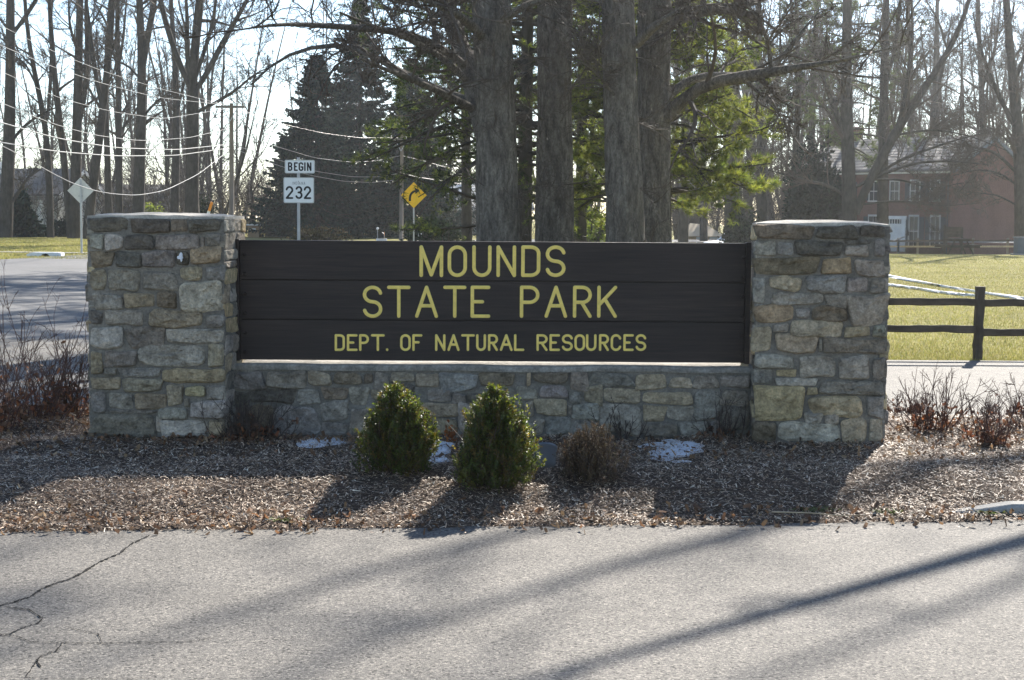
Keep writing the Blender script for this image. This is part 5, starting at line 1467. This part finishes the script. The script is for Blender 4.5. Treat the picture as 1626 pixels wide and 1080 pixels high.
wire('lower thick cable from the nearer pole to the farther pole, just below BEGIN', [(368, 235), (430, 259), (490, 278), (545, 288), (590, 290), (637, 285)], A1, A2, 0.0163)
wire('pale cable running above BEGIN to the middle of the farther pole', [(368, 206), (430, 230), (500, 251), (560, 258), (600, 255), (637, 247)], A1, A2, 0.0152)
wire('fine wire between the crossarms of the two poles, above the other cables', [(368, 170), (440, 195), (510, 211), (570, 219), (637, 219)], A1, A2, 0.0087)
wire('cable from the farther pole off into the pine boughs', [(637, 247), (670, 255), (705, 265), (740, 274), (775, 280)], A2, (-1.5, 122), .028)
wire('lower cable from the farther pole into the pine boughs', [(637, 275), (665, 282), (700, 287), (740, 294), (775, 300)], A2, (-1.5, 122), .026)

# ------------------------------------------------------------------ houses
def frame_box(g, O, U, Nn, u0, u1, z0, z1, d0, d1):
    v = []
    for d in (d0, d1):
        for (u, z) in ((u0, z0), (u1, z0), (u1, z1), (u0, z1)):
            v.append(O + U * u + ZA * z + Nn * d)
    return g.add(v, [[3, 2, 1, 0], [4, 5, 6, 7], [0, 1, 5, 4], [1, 2, 6, 5], [2, 3, 7, 6], [3, 0, 4, 7]])
def house_window(parent, O, U, Nn, u, w, z0, z1, shutters=True, m='trim', cols=2, rows=4, sash=True):
    g = Geo(); f = .06
    frame_box(g, O, U, Nn, u - w / 2 - f, u - w / 2, z0, z1, .005, .09); frame_box(g, O, U, Nn, u + w / 2, u + w / 2 + f, z0, z1, .005, .09)
    frame_box(g, O, U, Nn, u - w / 2 - f, u + w / 2 + f, z1, z1 + .14, .006, .095); frame_box(g, O, U, Nn, u - w / 2 - f - .05, u + w / 2 + f + .05, z0 - .10, z0, .006, .13)
    for k in range(1, cols):
        x = u - w / 2 + w * k / cols; frame_box(g, O, U, Nn, x - .012, x + .012, z0, z1, .012, .05)
    for k in range(1, rows):
        z = z0 + (z1 - z0) * k / rows; t = .03 if k * 2 == rows else .012
        frame_box(g, O, U, Nn, u - w / 2, u + w / 2, z - t, z + t, .014, .052)
    win = g.build('window', M[m], parent)
    frame_box(Geo(), O, U, Nn, u - w / 2, u + w / 2, z0, z1, .003, .02).build('pane', M['glass'], win)
    if shutters:
        for s in (-1, 1):
            a = u + s * (w / 2 + f + .22)
            g = Geo(); frame_box(g, O, U, Nn, a - .20, a + .20, z0, z1, .005, .05)
            for k in range(9):
                z = z0 + (z1 - z0) * (k + .5) / 9
                frame_box(g, O, U, Nn, a - .15, a + .15, z - .06, z + .03, .052, .068)
            g.build('shutter', M['shutter'], parent)
def gable_house(name, label, C, fd, L, gd, W, z0, eave, ridge, wm, rm, over=.35, group=None):
    C = np.array([C[0], C[1], 0.0]); fd = np.array([*fd, 0.0]); gd = np.array([*gd, 0.0])
    t = thing(name, label, 'house', C + ZA * z0, group)
    g = Geo()
    for k in (0, 1):
        o = C + fd * (L if k else 0)
        sec = [o + ZA * (z0 - .3), o + gd * W + ZA * (z0 - .3), o + gd * W + ZA * eave, o + gd * W / 2 + ZA * ridge, o + ZA * eave]
        g.v.append(np.array(sec)); g.n += 5
    g.f.append(np.array([[0, 1, 2, 3, 4]])); g.f.append(np.array([[9, 8, 7, 6, 5]]))
    g.f.append(np.array([[0, 4, 9, 5], [1, 6, 7, 2]]))
    g.build('wall', M[wm], t)
    g = Geo()
    sl = (ridge - eave) / (W / 2)
    for s in (0, 1):
        e = C + (gd * (W + over) if s else -gd * over) + ZA * (eave - over * sl + .02)
        p = C + gd * W / 2 + ZA * (ridge + .02)
        q = [e - fd * over, e + fd * (L + over), p + fd * (L + over), p - fd * over]
        nn = ZA * .16
        v = np.array(q + [x + nn for x in q])
        g.add(v, [[3, 2, 1, 0], [4, 5, 6, 7], [0, 1, 5, 4], [1, 2, 6, 5], [2, 3, 7, 6], [3, 0, 4, 7]])
    rf = g.build('roof', M[rm], t)
    return t, C, fd, gd, rf
K = .70711
HC = ((1504 - CX) / FPX * 115, 115.0)
bh, C, fd, gd, rf = gable_house('brick_house', 'two storey red brick house with dark shutters, a white door and a shingle roof', HC, (-K, K), 13.0, (K, K), 11.8, -1.05, 5.2, 7.75, 'brick', 'shingle')
NF_ = np.array([-K, -K, 0.0])
def fu(px):
    k = np.array(ray(px, 340)); k = k[0] / k[1]
    return (C[0] - k * C[1]) / (K * (1 + k))
for px in (1345, 1387, 1420, 1452.5, 1484):
    house_window(bh, C, fd, NF_, fu(px), .72, 2.95, 4.35, shutters=px > 1440 or px < 1400, rows=2)
for px in (1345, 1387, 1452, 1486):
    house_window(bh, C, fd, NF_, fu(px), .72, -.40, 1.75, rows=2)
# door with casing, transom and panels
u = fu(1421.5)
g = Geo()
frame_box(g, C, fd, NF_, u - .95, u - .60, -.85, 1.55, .005, .12); frame_box(g, C, fd, NF_, u + .60, u + .95, -.85, 1.55, .005, .12)
frame_box(g, C, fd, NF_, u - 1.0, u + 1.0, 1.552, 1.80, .006, .16); frame_box(g, C, fd, NF_, u - .60, u + .60, 1.14, 1.22, .006, .10)
dr = g.build('door', M['whitepaint'], bh)
g = Geo(); frame_box(g, C, fd, NF_, u - .60, u + .60, -.85, 1.14, .005, .05)
for a in (-.30, .30):
    for b0, b1 in ((-.7, -.25), (-.15, .45), (.55, 1.0)):
        frame_box(g, C, fd, NF_, u + a - .2, u + a + .2, b0, b1, .052, .065)
g.build('door_leaf', M['whitepaint'], dr)
g = Geo(); frame_box(g, C, fd, NF_, u - .60, u + .60, 1.22, 1.55, .004, .03); g.build('transom', M['glass'], dr)
g = Geo()
for k in range(-2, 3): frame_box(g, C, fd, NF_, u + k * .22 - .015, u + k * .22 + .015, 1.22, 1.55, .032, .06)
g.build('transom_bar', M['whitepaint'], dr)
# string course, cornice, rake boards, down pipe, chimney
g = Geo(); frame_box(g, C, fd, NF_, .01, 12.99, 2.28, 2.40, .004, .05); g.build('string_course', M['brick'], bh)
g = Geo(); frame_box(g, C, fd, NF_, .01, 12.99, 4.93, 5.06, .004, .16); g.build('cornice', M['whitepaint'], bh)
g = Geo()
for s in (0, 1):
    e = C - fd * .40 + (gd * 12.15 if s else -gd * .35) + ZA * 4.98; p = C - fd * .40 + gd * 5.9 + ZA * 7.64
    g.beam(e, p, .06, .22)
g.build('rake_board', M['cabinet'], bh)
g = Geo(); a = C + NF_ * .08 + fd * .12; g.tube([a + ZA * -1.0, a + ZA * 5.0], .05, 6); g.build('down_pipe', M['shutter'], bh)
a = C + fd * 12 + gd * 5.9
g = Geo(); frame_box(g, a, fd, -gd, -.4, .4, 6.9, 8.9, -.4, .4); g.build('chimney', M['brick'], rf)
# lantern beside the door
g = Geo(); frame_box(g, C, fd, NF_, u - 1.28, u - 1.12, .35, .65, .10, .26); frame_box(g, C, fd, NF_, u - 1.22, u - 1.18, .60, .80, .004, .2); g.build('lantern', M['black'], bh)

# the houses behind the left trees
c = at(92, 340, 124)
wh, C2, f2, g2, rf2 = gable_house('white_house', 'low white house with a columned porch behind the left trees', (c[0], 124), (-.97, .243), 7.5, (.243, .97), 7, 0, 3.1, 5.0, 'siding', 'roofing')
N2 = np.array([-.243, -.97, 0])
for uu in (5.6, 3.4): house_window(wh, C2, f2, N2, uu, .9, .9, 2.3, False, rows=2)
g = Geo(); frame_box(g, C2, f2, N2, .2, 4.6, 2.62, 2.82, .5, 2.0); pr = g.build('porch_roof', M['roofing'], wh)
for uu in (.5, 1.5, 2.9, 4.3):
    g = Geo(); frame_box(g, C2, f2, N2, uu - .13, uu + .13, 0, 2.6, 1.6, 1.86); g.build('column', M['whitepaint'], wh)
g = Geo(); frame_box(g, C2, f2, N2, .3, 4.5, .75, .84, 1.70, 1.78); frame_box(g, C2, f2, N2, .3, 4.5, .12, .20, 1.70, 1.78)
for k in range(24): frame_box(g, C2, f2, N2, .4 + k * .175, .44 + k * .175, .2, .75, 1.72, 1.76)
g.build('porch_rail', M['whitepaint'], wh)
g = Geo(); frame_box(g, C2, f2, N2, .1, 4.7, -.1, .10, .0, 2.05); g.build('porch_floor', M['concrete'], wh)
g = Geo(); e = C2 + f2 * -.40
g.beam(e - g2 * .35 + ZA * 2.9, e + g2 * 3.5 + ZA * 4.92, .06, .28); g.beam(e + g2 * 7.35 + ZA * 2.9, e + g2 * 3.5 + ZA * 4.92, .06, .28); g.build('rake_board', M['whitepaint'], wh)
g = Geo(); a = C2 + f2 * 6.4 + g2 * 3.0; frame_box(g, a, f2, -g2, -.35, .35, 4.2, 5.7, -.35, .35); g.build('chimney', M['whitepaint'], wh)
c = at(108, 340, 138)
gh, C3, f3, g3, rf3 = gable_house('grey_house', 'long grey sided house seen between trunks above the left pillar', (c[0], 138), (.995, .1), 8.5, (-.1, .995), 7, 0, 2.7, 4.0, 'greysiding', 'roofing')
N3 = np.array([.1, -.995, 0])
for uu in (.9, 3.0, 5.2, 7.4): house_window(gh, C3, f3, N3, uu, 1.0, .9, 2.2, False, rows=2)
c = at(700, 340, 132)
ph, C4, f4, g4, rf4 = gable_house('pale_house', 'pale house with a bright roof edge left of the left oak', (c[0], 132), (.99, .14), 7.5, (-.14, .99), 7, 0, 2.3, 4.2, 'greysiding', 'siding')
N4 = np.array([.14, -.99, 0])
for uu in (1.2, 3.4, 5.8): house_window(ph, C4, f4, N4, uu, .9, .7, 1.7, False, rows=2)
g = Geo(); frame_box(g, C4, f4, N4, -.3, 7.8, 2.02, 2.16, .30, .42); g.build('fascia', M['whitepaint'], ph)

# tan roofed building
Yt = 116.0
a, b = at(1092, 376, Yt), at(1152, 376, Yt)
zg = float(gz(a[0], Yt)) ; w = b[0] - a[0]
tb = thing('tan_building', 'small building with a sunlit tan hipped roof, seen right of the right oak', 'building', (a[0] + w / 2, Yt + 2, zg))
O = np.array([a[0], Yt, 0.0])
ze = at(1120, 375.5, Yt)[2]; zr = at(1110, 357, Yt)[2]
g = Geo(); g.box((a[0] + .25, Yt + .25, zg - .3), (a[0] + w - .25, Yt + 3.8, ze)); g.build('wall', M['tanpaint'], tb)
g = Geo()
v = np.array([(a[0], Yt, ze), (b[0], Yt, ze), (b[0], Yt + 4.1, ze), (a[0], Yt + 4.1, ze), (a[0] + w * .14, Yt + 2.05, zr + .1), (a[0] + w * .58, Yt + 2.05, zr)])
g.add(v, [[3, 2, 1, 0], [0, 1, 5, 4], [2, 3, 4, 5]], [[1, 2, 5], [3, 0, 4]]); g.build('roof', M['tanroof'], tb)
for uu in (.35, .7):
    house_window(tb, O + np.array([0, .25, 0]), XA, NF, w * uu, .5, zg + .5, ze - .2, False, rows=2)
# parked white car beside it
def car(label, px, py, Y, L, W, H, yaw, paint):
    p = at(px, py, Y); z = float(gz(p[0], Y))
    t = thing('parked_car', label, 'car', (p[0], Y, z))
    c, s = math.cos(yaw), math.sin(yaw)
    Mx = np.array([[c, -s, 0, p[0]], [s, c, 0, Y], [0, 0, 1, z], [0, 0, 0, 1]])
    def tr(v): return np.asarray(v, float) @ Mx[:3, :3].T + Mx[:3, 3]
    sec = [(-L / 2, .28), (-L / 2, .62), (-L * .46, .78), (-L * .22, .88), (-L * .10, H * .96), (L * .08, H), (L * .26, H * .95), (L * .40, .92), (L * .48, .85), (L / 2, .6), (L / 2, .28)]
    g = Geo()
    rows = [[(x, sy * W / 2 * (1 if zz < .9 else .80), zz) for x, zz in sec] for sy in (-1, 1)]
    v = tr(rows[0] + rows[1]); n = len(sec); i = np.arange(n); j = (i + 1) % n
    g.add(v, np.stack([i, j, j + n, i + n], 1), [list(range(n))[::-1]], [list(range(n, 2 * n))]); g.build('body', paint, t, bevel=.03)
    for sy in (-1, 1):
        g = Geo(); q = [(-L * .17, .92), (-L * .09, H * .92), (L * .24, H * .91), (L * .36, .95)]
        g.add(tr([(x, sy * (W / 2 * .905 + .012 - (zz - .92) * .05), zz) for x, zz in q]), [[0, 1, 2, 3][::sy]]); g.build('side_window', M['glass'], t)
        for x in (-L * .31, L * .31):
            vv, ff = lathe([(0, -.1), (.31, -.1), (.33, -.06), (.33, .06), (.31, .1), (0, .1)], 16)
            vv = np.stack([vv[:, 0] + x, vv[:, 2] + sy * (W / 2 - .06), vv[:, 1] + .33], 1)
            Geo().add(tr(vv), ff).build('wheel', M['black'], t, smooth=True)
    return t
car('white car parked by the tan roofed building, half hidden by the board', 1168, 378, 104, 4.2, 1.75, 1.42, .5, M['white'])

# ------------------------------------------------------------------ things on the far lawn and by the highway
def picnic_table():
    Yp = 77.0; p = at(1519, 402, Yp); z = float(gz(p[0], Yp))
    t = thing('picnic_table', 'wooden picnic table on the lawn before the brick house', 'picnic table', (p[0], Yp, z), None)
    def bx(lo, hi, nm): Geo().box((p[0] + lo[0], Yp + lo[1], z + lo[2]), (p[0] + hi[0], Yp + hi[1], z + hi[2])).build(nm, M['wood'], t)
    for k in range(5): bx((-.43 + k * .176, -.95, .71), (-.43 + k * .176 + .165, .95, .755), 'top_plank')
    for s in (-1, 1):
        for k in range(2): bx((s * .78 - .15 + k * .155, -.95, .41), (s * .78 - .15 + k * .155 + .145, .95, .455), 'seat_plank')
    for y in (-.65, .65):
        for s in (-1, 1):
            Geo().beam((p[0] + s * .62, Yp + y, z - .02), (p[0] + s * .26, Yp + y, z + .71), .05, .11, (0, 1, 0)).build('leg', M['wood'], t)
        bx((-.92, y - .08, .31), (.92, y - .03, .41), 'seat_beam'); bx((-.42, y - .08, .62), (.42, y - .03, .705), 'top_beam')
picnic_table()
Yp = 84.0; p = at(1513, 402, Yp); z = float(gz(p[0], Yp))
t = thing('wooden_panel', 'weathered upright board panel on two posts behind the picnic table', 'sign board', (p[0], Yp, z))
zt, zb = at(1513, 360, Yp)[2], at(1513, 377, Yp)[2]
for s in (-1, 1): Geo().box((p[0] + s * .46 - .05, Yp - .03, z - .2), (p[0] + s * .46 + .05, Yp + .07, zt + (.08 if s < 0 else -.03))).build('post', M['woodpost'], t)
for k in range(3):
    h = (zt - zb) / 3
    Geo().box((p[0] - .40, Yp - .02, zb + h * k + .006), (p[0] + .40, Yp + .02, zb + h * (k + 1) - .006)).build('plank', M['wood'], t)
Yp = 92.0
lf = thing('rail_fence', 'low pale rail fence along the foot of the brick house', 'fence', (at(1500, 392, Yp)[0], Yp, -.6))
zl = float(gz(at(1500, 392, Yp)[0], Yp))
for k, px in enumerate((1378, 1426, 1457, 1545, 1600, 1650)):
    q = at(px, 392, Yp); Geo().box((q[0] - .06, Yp - .05, zl - .2), (q[0] + .06, Yp + .05, at(px, 378, Yp)[2])).build('post', M['pole'], lf)
for y0, y1, h, m in ((383, 381.5, .10, 'wood'), (391.5, 391.5, .10, 'newwood')):
    a, b = at(1370, y0, Yp), at(1655, y1, Yp)
    Geo().beam(a - np.array([0, .09, 0]), b - np.array([0, .09, 0]), .05, h).build('rail', M[m], lf)
Yp = 80.0; p = at(1427, 392, Yp); z = float(gz(p[0], Yp))
t = thing('interpretive_stand', 'small slanted reading panel on one post before the white door', 'sign', (p[0], Yp, z))
Geo().box((p[0] - .04, Yp, z - .2), (p[0] + .04, Yp + .08, at(1427, 381, Yp)[2])).build('post', M['shutter'], t)
a = at(1427, 379.5, Yp)
g = Geo(); g.beam(a + np.array([-.24, 0, -.10]), a + np.array([.26, 0, .10]), .38, .03); g.build('panel', M['shutter'], t)
Yp = 76.0; p = at(1628, 402, Yp); z = float(gz(p[0], Yp)); zt = at(1628, 377, Yp)[2]
t = thing('utility_cabinet', 'blue grey metal cabinet on the lawn at the right edge', 'cabinet', (p[0], Yp, z))
Geo().box((p[0] - .48, Yp - .3, z - .05), (p[0] + .48, Yp + .3, zt - .03)).build('body', M['cabinet'], t, bevel=.015)
Geo().box((p[0] - .52, Yp - .34, zt - .03), (p[0] + .52, Yp + .34, zt + .02)).build('lid', M['cabinet'], t, bevel=.01)
for s in (-1, 1): Geo().box((p[0] + s * .23 - .2, Yp - .312, z + .08), (p[0] + s * .23 + .2, Yp - .298, zt - .1)).build('door', M['cabinet'], t)
Geo().box((p[0] - .62, Yp - .4, z - .06), (p[0] + .62, Yp + .4, z + .04)).build('pad', M['concrete'], t)

# concrete culvert end with snow, left lawn
Yp = 61.5
a, b = at(42, 410, Yp), at(97, 410, Yp)
cv = thing('culvert_end', 'pale concrete culvert end with a dark arched mouth by the highway', 'culvert', ((a[0] + b[0]) / 2, Yp, 0))
w = b[0] - a[0]; zt = .14
pts = [(0, -.1), (w * .42, -.1)] + [(w * .54 + w * .12 * math.cos(RAD(t)), -.02 + .11 * math.sin(RAD(t))) for t in range(180, -1, -20)] + [(w * .66, -.1), (w, -.1), (w, zt * .8), (w * .9, zt), (w * .2, zt), (0, zt * .5)]
Geo().prism(pts, np.array([a[0], Yp, 0.0]), XA, ZA, NF, -.5, 0).build('headwall', M['snow'], cv)
Geo().box((a[0] + w * .4, Yp + .30, -.1), (a[0] + w * .68, Yp + .34, zt - .02)).build('mouth', M['black'], cv)
# narrow pale path across the left lawn
q = [gnd(-40, 399.3), gnd(60, 400.6), gnd(175, 402.2)]
g = Geo(); v = []
for p in q: v += [p + np.array([0, -.55, .004]), p + np.array([0, .55, .004])]
g.add(np.array(v), [[0, 2, 3, 1], [2, 4, 5, 3]])
tag(g.build('footpath', M['concrete']), 'narrow pale footpath across the left lawn', kind='structure')
# orange marker
p = at(333, 340, 84)
t = thing('marker_post', 'slanted orange marker post behind the left pillar', 'marker post', (p[0] - .1, 84, 0))
Geo().tube([(p[0] - .35, 84, -.1), at(329, 345, 84), at(336.5, 321, 84)], .075, 10).build('tube', M['orange'], t, smooth=True)
Geo().tube([at(330.5, 340, 84), at(332.0, 335, 84)], .079, 10).build('band', M['whitepaint'], t, smooth=True)
# small tan shed with pale roof
Yp = 112.0; p = at(403, 380, Yp); z = 0
t = thing('shed', 'small tan shed with a pale roof edge, left of the spruces', 'shed', (p[0], Yp, 0))
zt = at(403, 356, Yp)[2]
Geo().box((p[0] - .42, Yp, -.1), (p[0] + .36, Yp + 1.2, zt - .1)).build('wall', M['tanpaint'], t)
Geo().box((p[0] - .50, Yp - .1, zt - .1), (p[0] + .46, Yp + 1.3, zt)).build('roof', M['whitepaint'], t)
Geo().box((p[0] - .12, Yp - .02, zt - .45), (p[0] + .14, Yp + .01, zt - .3)).build('vent', M['white'], t)
# mailbox and a pale box by the highway
def mailbox(label, px, top, Y, ball):
    p = at(px, top, Y); z = p[2]
    t = thing('mailbox', label, 'mailbox', (p[0], Y, 0))
    Geo().box((p[0] - .05, Y - .05, -.2), (p[0] + .05, Y + .05, z - .25)).build('post', M['whitepaint'], t)
    pts = [(-.13, 0), (.13, 0), (.13, .16)] + arc(0, .16, .13, .12, 0, 180, 8)[1:-1] + [(-.13, .16)]
    b = Geo().prism(pts, np.array([p[0], Y + .25, z - .25]), XA, ZA, NF, 0, .55).build('box', M['white'] if not ball else M['black'], t)
    Geo().box((p[0] + .135, Y - .1, z - .12), (p[0] + .15, Y - .06, z + .06)).build('flag', M['orange'], b)
    if ball:
        Geo().box((p[0] - .26, Y - .08, z - .50), (p[0] + .26, Y + .08, z - .27)).build('name_board', M['whitepaint'], t)
        vv, ff = lathe([(0, -.07), (.05, -.05), (.07, 0), (.05, .05), (0, .07)], 10)
        Geo().tube([(p[0] - .2, Y, z - .3), (p[0] - .2, Y, z + .18)], .02, 6).build('rod', M['galv'], t)
        Geo().add(vv + np.array([p[0] - .2, Y, z + .22]), ff).build('ball', M['white'], t, smooth=True)
mailbox('dark mailbox over a white board, beside a rod with a white ball', 606, 370, 78, True)
mailbox('white mailbox on a white post under the yellow sign', 669, 367, 80, False)

# ground floodlight hidden by the taller bush
b = bed(866, 752)
t = thing('ground_floodlight', 'grey ground floodlight on the mulch right of the taller green bush', 'floodlight', b)
Mx = np.array(Matrix.Translation(Vector(b + np.array([0, .05, .085]))) @ Matrix.Rotation(RAD(-35), 4, 'X'))
vv, ff = lathe([(0, -.085), (.045, -.08), (.065, -.04), (.072, .06), (.080, .065), (.080, .082), (.07, .082), (.066, .07), (0, .07)], 20)
Geo().add(vv @ Mx[:3, :3].T + Mx[:3, 3], ff).build('housing', M['lamp'], t, smooth=True)
vv, ff = lathe([(0, .073), (.065, .073)], 20)
Geo().add(vv @ Mx[:3, :3].T + Mx[:3, 3], ff).build('lens', M['glass'], t)
Geo().tube([b + np.array([0, .05, -.1]), b + np.array([0, .05, .03])], .018, 8).build('stake', M['black'], t)
Geo().box(tuple(b + np.array([-.09, .03, .02])), tuple(b + np.array([.09, .07, .034]))).build('yoke', M['lamp'], t)
# fallen sticks
r = np.random.default_rng(91)
for lab, pts in (('long thin dead twig lying on the mulch in front of the brown bush', [(972, 758), (985, 764), (1010, 772), (1050, 778), (1100, 779), (1160, 777), (1240, 776)]),
                 ('short forked twig standing before the left green bush', [(618, 764), (622, 752), (630, 742), (640, 735)]),
                 ('pale stick lying at the road edge left of the kerb', [(1225, 815), (1290, 817), (1330, 820), (1375, 819)])):
    P = [gnd(x, y, .135 if y < 800 else .045) + np.array([0, 0, .01 * r.random()]) for x, y in pts]
    tag(Geo().tube(resample(P, 20), np.linspace(.006, .002, 20), 5).build('stick', M['newwood'] if 'pale' in lab else M['twig_brown'], smooth=True), lab, 'stick', None, 'thing')
# snow streaks on the right lawn
def streak(pts, seed, label):
    r = np.random.default_rng(seed)
    Q = resample([gnd(x, y, .0) for x, y, _ in pts], 70)
    W = np.interp(np.linspace(0, 1, 70), np.linspace(0, 1, len(pts)), [w for _, _, w in pts]) * np.maximum(.12, .75 + 1.1 * vnoise(np.stack([np.arange(70) * .8, np.zeros(70), np.zeros(70) + seed], 1), 2))
    sh = .35 * vnoise(np.stack([np.arange(70) * .25, np.ones(70) * 4, np.zeros(70)], 1), 7)
    rows = []
    for q, w, s in zip(Q, W, sh):
        for a, z in ((-.5, -.02), (-.42, .02), (-.15, .035), (.2, .035), (.42, .02), (.5, -.02)):
            rows.append(q + np.array([0, (a + s * .3) * w, z]) + np.array([0, r.normal(0, .14) * w ** .5, 0]))
    i = np.arange(69)[:, None] * 6; j = np.arange(5)[None]
    return tag(Geo().add(np.array(rows), np.stack([i + j, i + 6 + j, i + 7 + j, i + 1 + j], -1).reshape(-1, 4)).build('snow_streak', M['snow'], smooth=True), label, kind='stuff')
streak([(1385, 433, 3.4), (1430, 442, 4.2), (1480, 452, 3.6), (1530, 460, 2.6), (1580, 468, 1.6), (1625, 474, .8)], 1, 'long streak of old snow curving over the lawn')
streak([(1385, 449, .8), (1440, 456, 1.4), (1500, 465, 1.3), (1550, 470, .5)], 2, 'thin streak of snow beside the longer one on the lawn')

# ------------------------------------------------------------------ trees beyond the right edge, whose shade crosses the drive
def shade_tree(label, foot, trunk, limbs, seed, lv_):
    r = np.random.default_rng(seed)
    t = thing('bare_tree', label, 'tree', foot, 'tall trees right of the view')
    L0 = [(np.array(trunk, float), (.40, .34, .28, .18, .06), 6)] + [(np.array(p, float), rr_, l) for p, rr_, l in limbs]
    P, R, L = stems(L0)
    v, f = tubes(P, R, 10); Geo().add(v, f).build('trunk', M['bark'], t, smooth=True)
    w = Wood(); w.grow(P, R, L, lv_, r); w.geo().build('crown', M['twig'], t)
SX, SYv = math.sin(RAD(SUN_AZ)) / math.tan(RAD(SUN_EL)), math.cos(RAD(SUN_AZ)) / math.tan(RAD(SUN_EL))
def over(px, py, z):                              # the point at height z whose shadow falls at a pixel of the drive
    g_ = gnd(px, py, 0)
    return (g_[0] + SX * z, g_[1] + SYv * z, z)
shade_tree('tall bare tree just beyond the right edge of the view by the fence', (13.2, 22.9, 0), [(13.2, 22.9, -.2), (13.0, 22.8, 5), (13.3, 23.2, 10), (14.2, 24.2, 13), (15.0, 25.4, 16)],
    [([(13.05, 22.8, 5.8), over(2100, 740, 6.4), over(1860, 790, 6.9), over(1640, 856, 7.6), over(1400, 920, 8.2), over(1150, 995, 8.7), over(880, 1076, 9.2), over(600, 1150, 9.6)], (.15, .15, .14, .125, .11, .09, .06, .02), 2.0)], 950,
    [dict(OAK[0], n=3, t0=.75), dict(OAK[1], n=4), dict(OAK[2], n=3)])
shade_tree('taller bare tree farther beyond the right edge of the view', (14.5, 31.5, 0), [(14.5, 31.5, -.2), (14.4, 31.4, 6), (14.6, 31.6, 12), (15.2, 32.4, 18), (15.6, 33.4, 24)],
    [([(14.5, 31.5, 13.2), over(1500, 780, 13.8), over(1120, 850, 14.4), over(930, 905, 15), over(700, 985, 15.5), over(400, 1090, 16)], (.11, .10, .09, .08, .06, .03), 3.4),
     ([(14.5, 31.7, 15.0), over(1000, 800, 15.4), over(760, 855, 16), over(560, 910, 16.5), over(330, 985, 17), over(60, 1080, 17.4)], (.10, .095, .09, .08, .06, .03), 3.4),
     ([(14.5, 31.5, 12.0), over(1700, 900, 12.6), over(1460, 985, 13.4), over(1250, 1060, 14), over(1000, 1150, 14.4)], (.09, .08, .07, .05, .03), 3.0)], 951,
    [dict(OAK[0], n=9), dict(OAK[1], n=6), dict(OAK[2], n=4)])

# ------------------------------------------------------------------ the air
hz = bpy.data.materials.new('air'); hz.use_nodes = True
hn = hz.node_tree; hn.nodes.clear()
ho = hn.nodes.new('ShaderNodeOutputMaterial'); hv = hn.nodes.new('ShaderNodeVolumePrincipled')
hv.inputs['Color'].default_value = (.93, .96, 1, 1)
hv.inputs['Density'].default_value = HAZE
hv.inputs['Anisotropy'].default_value = .7
hn.links.new(hv.outputs['Volume'], ho.inputs['Volume'])
if HAZE > 0:
    tag(Geo().box((-310, -40, -2.2), (310, 470, 31)).build('haze', hz), 'thin bright winter haze', kind='stuff')
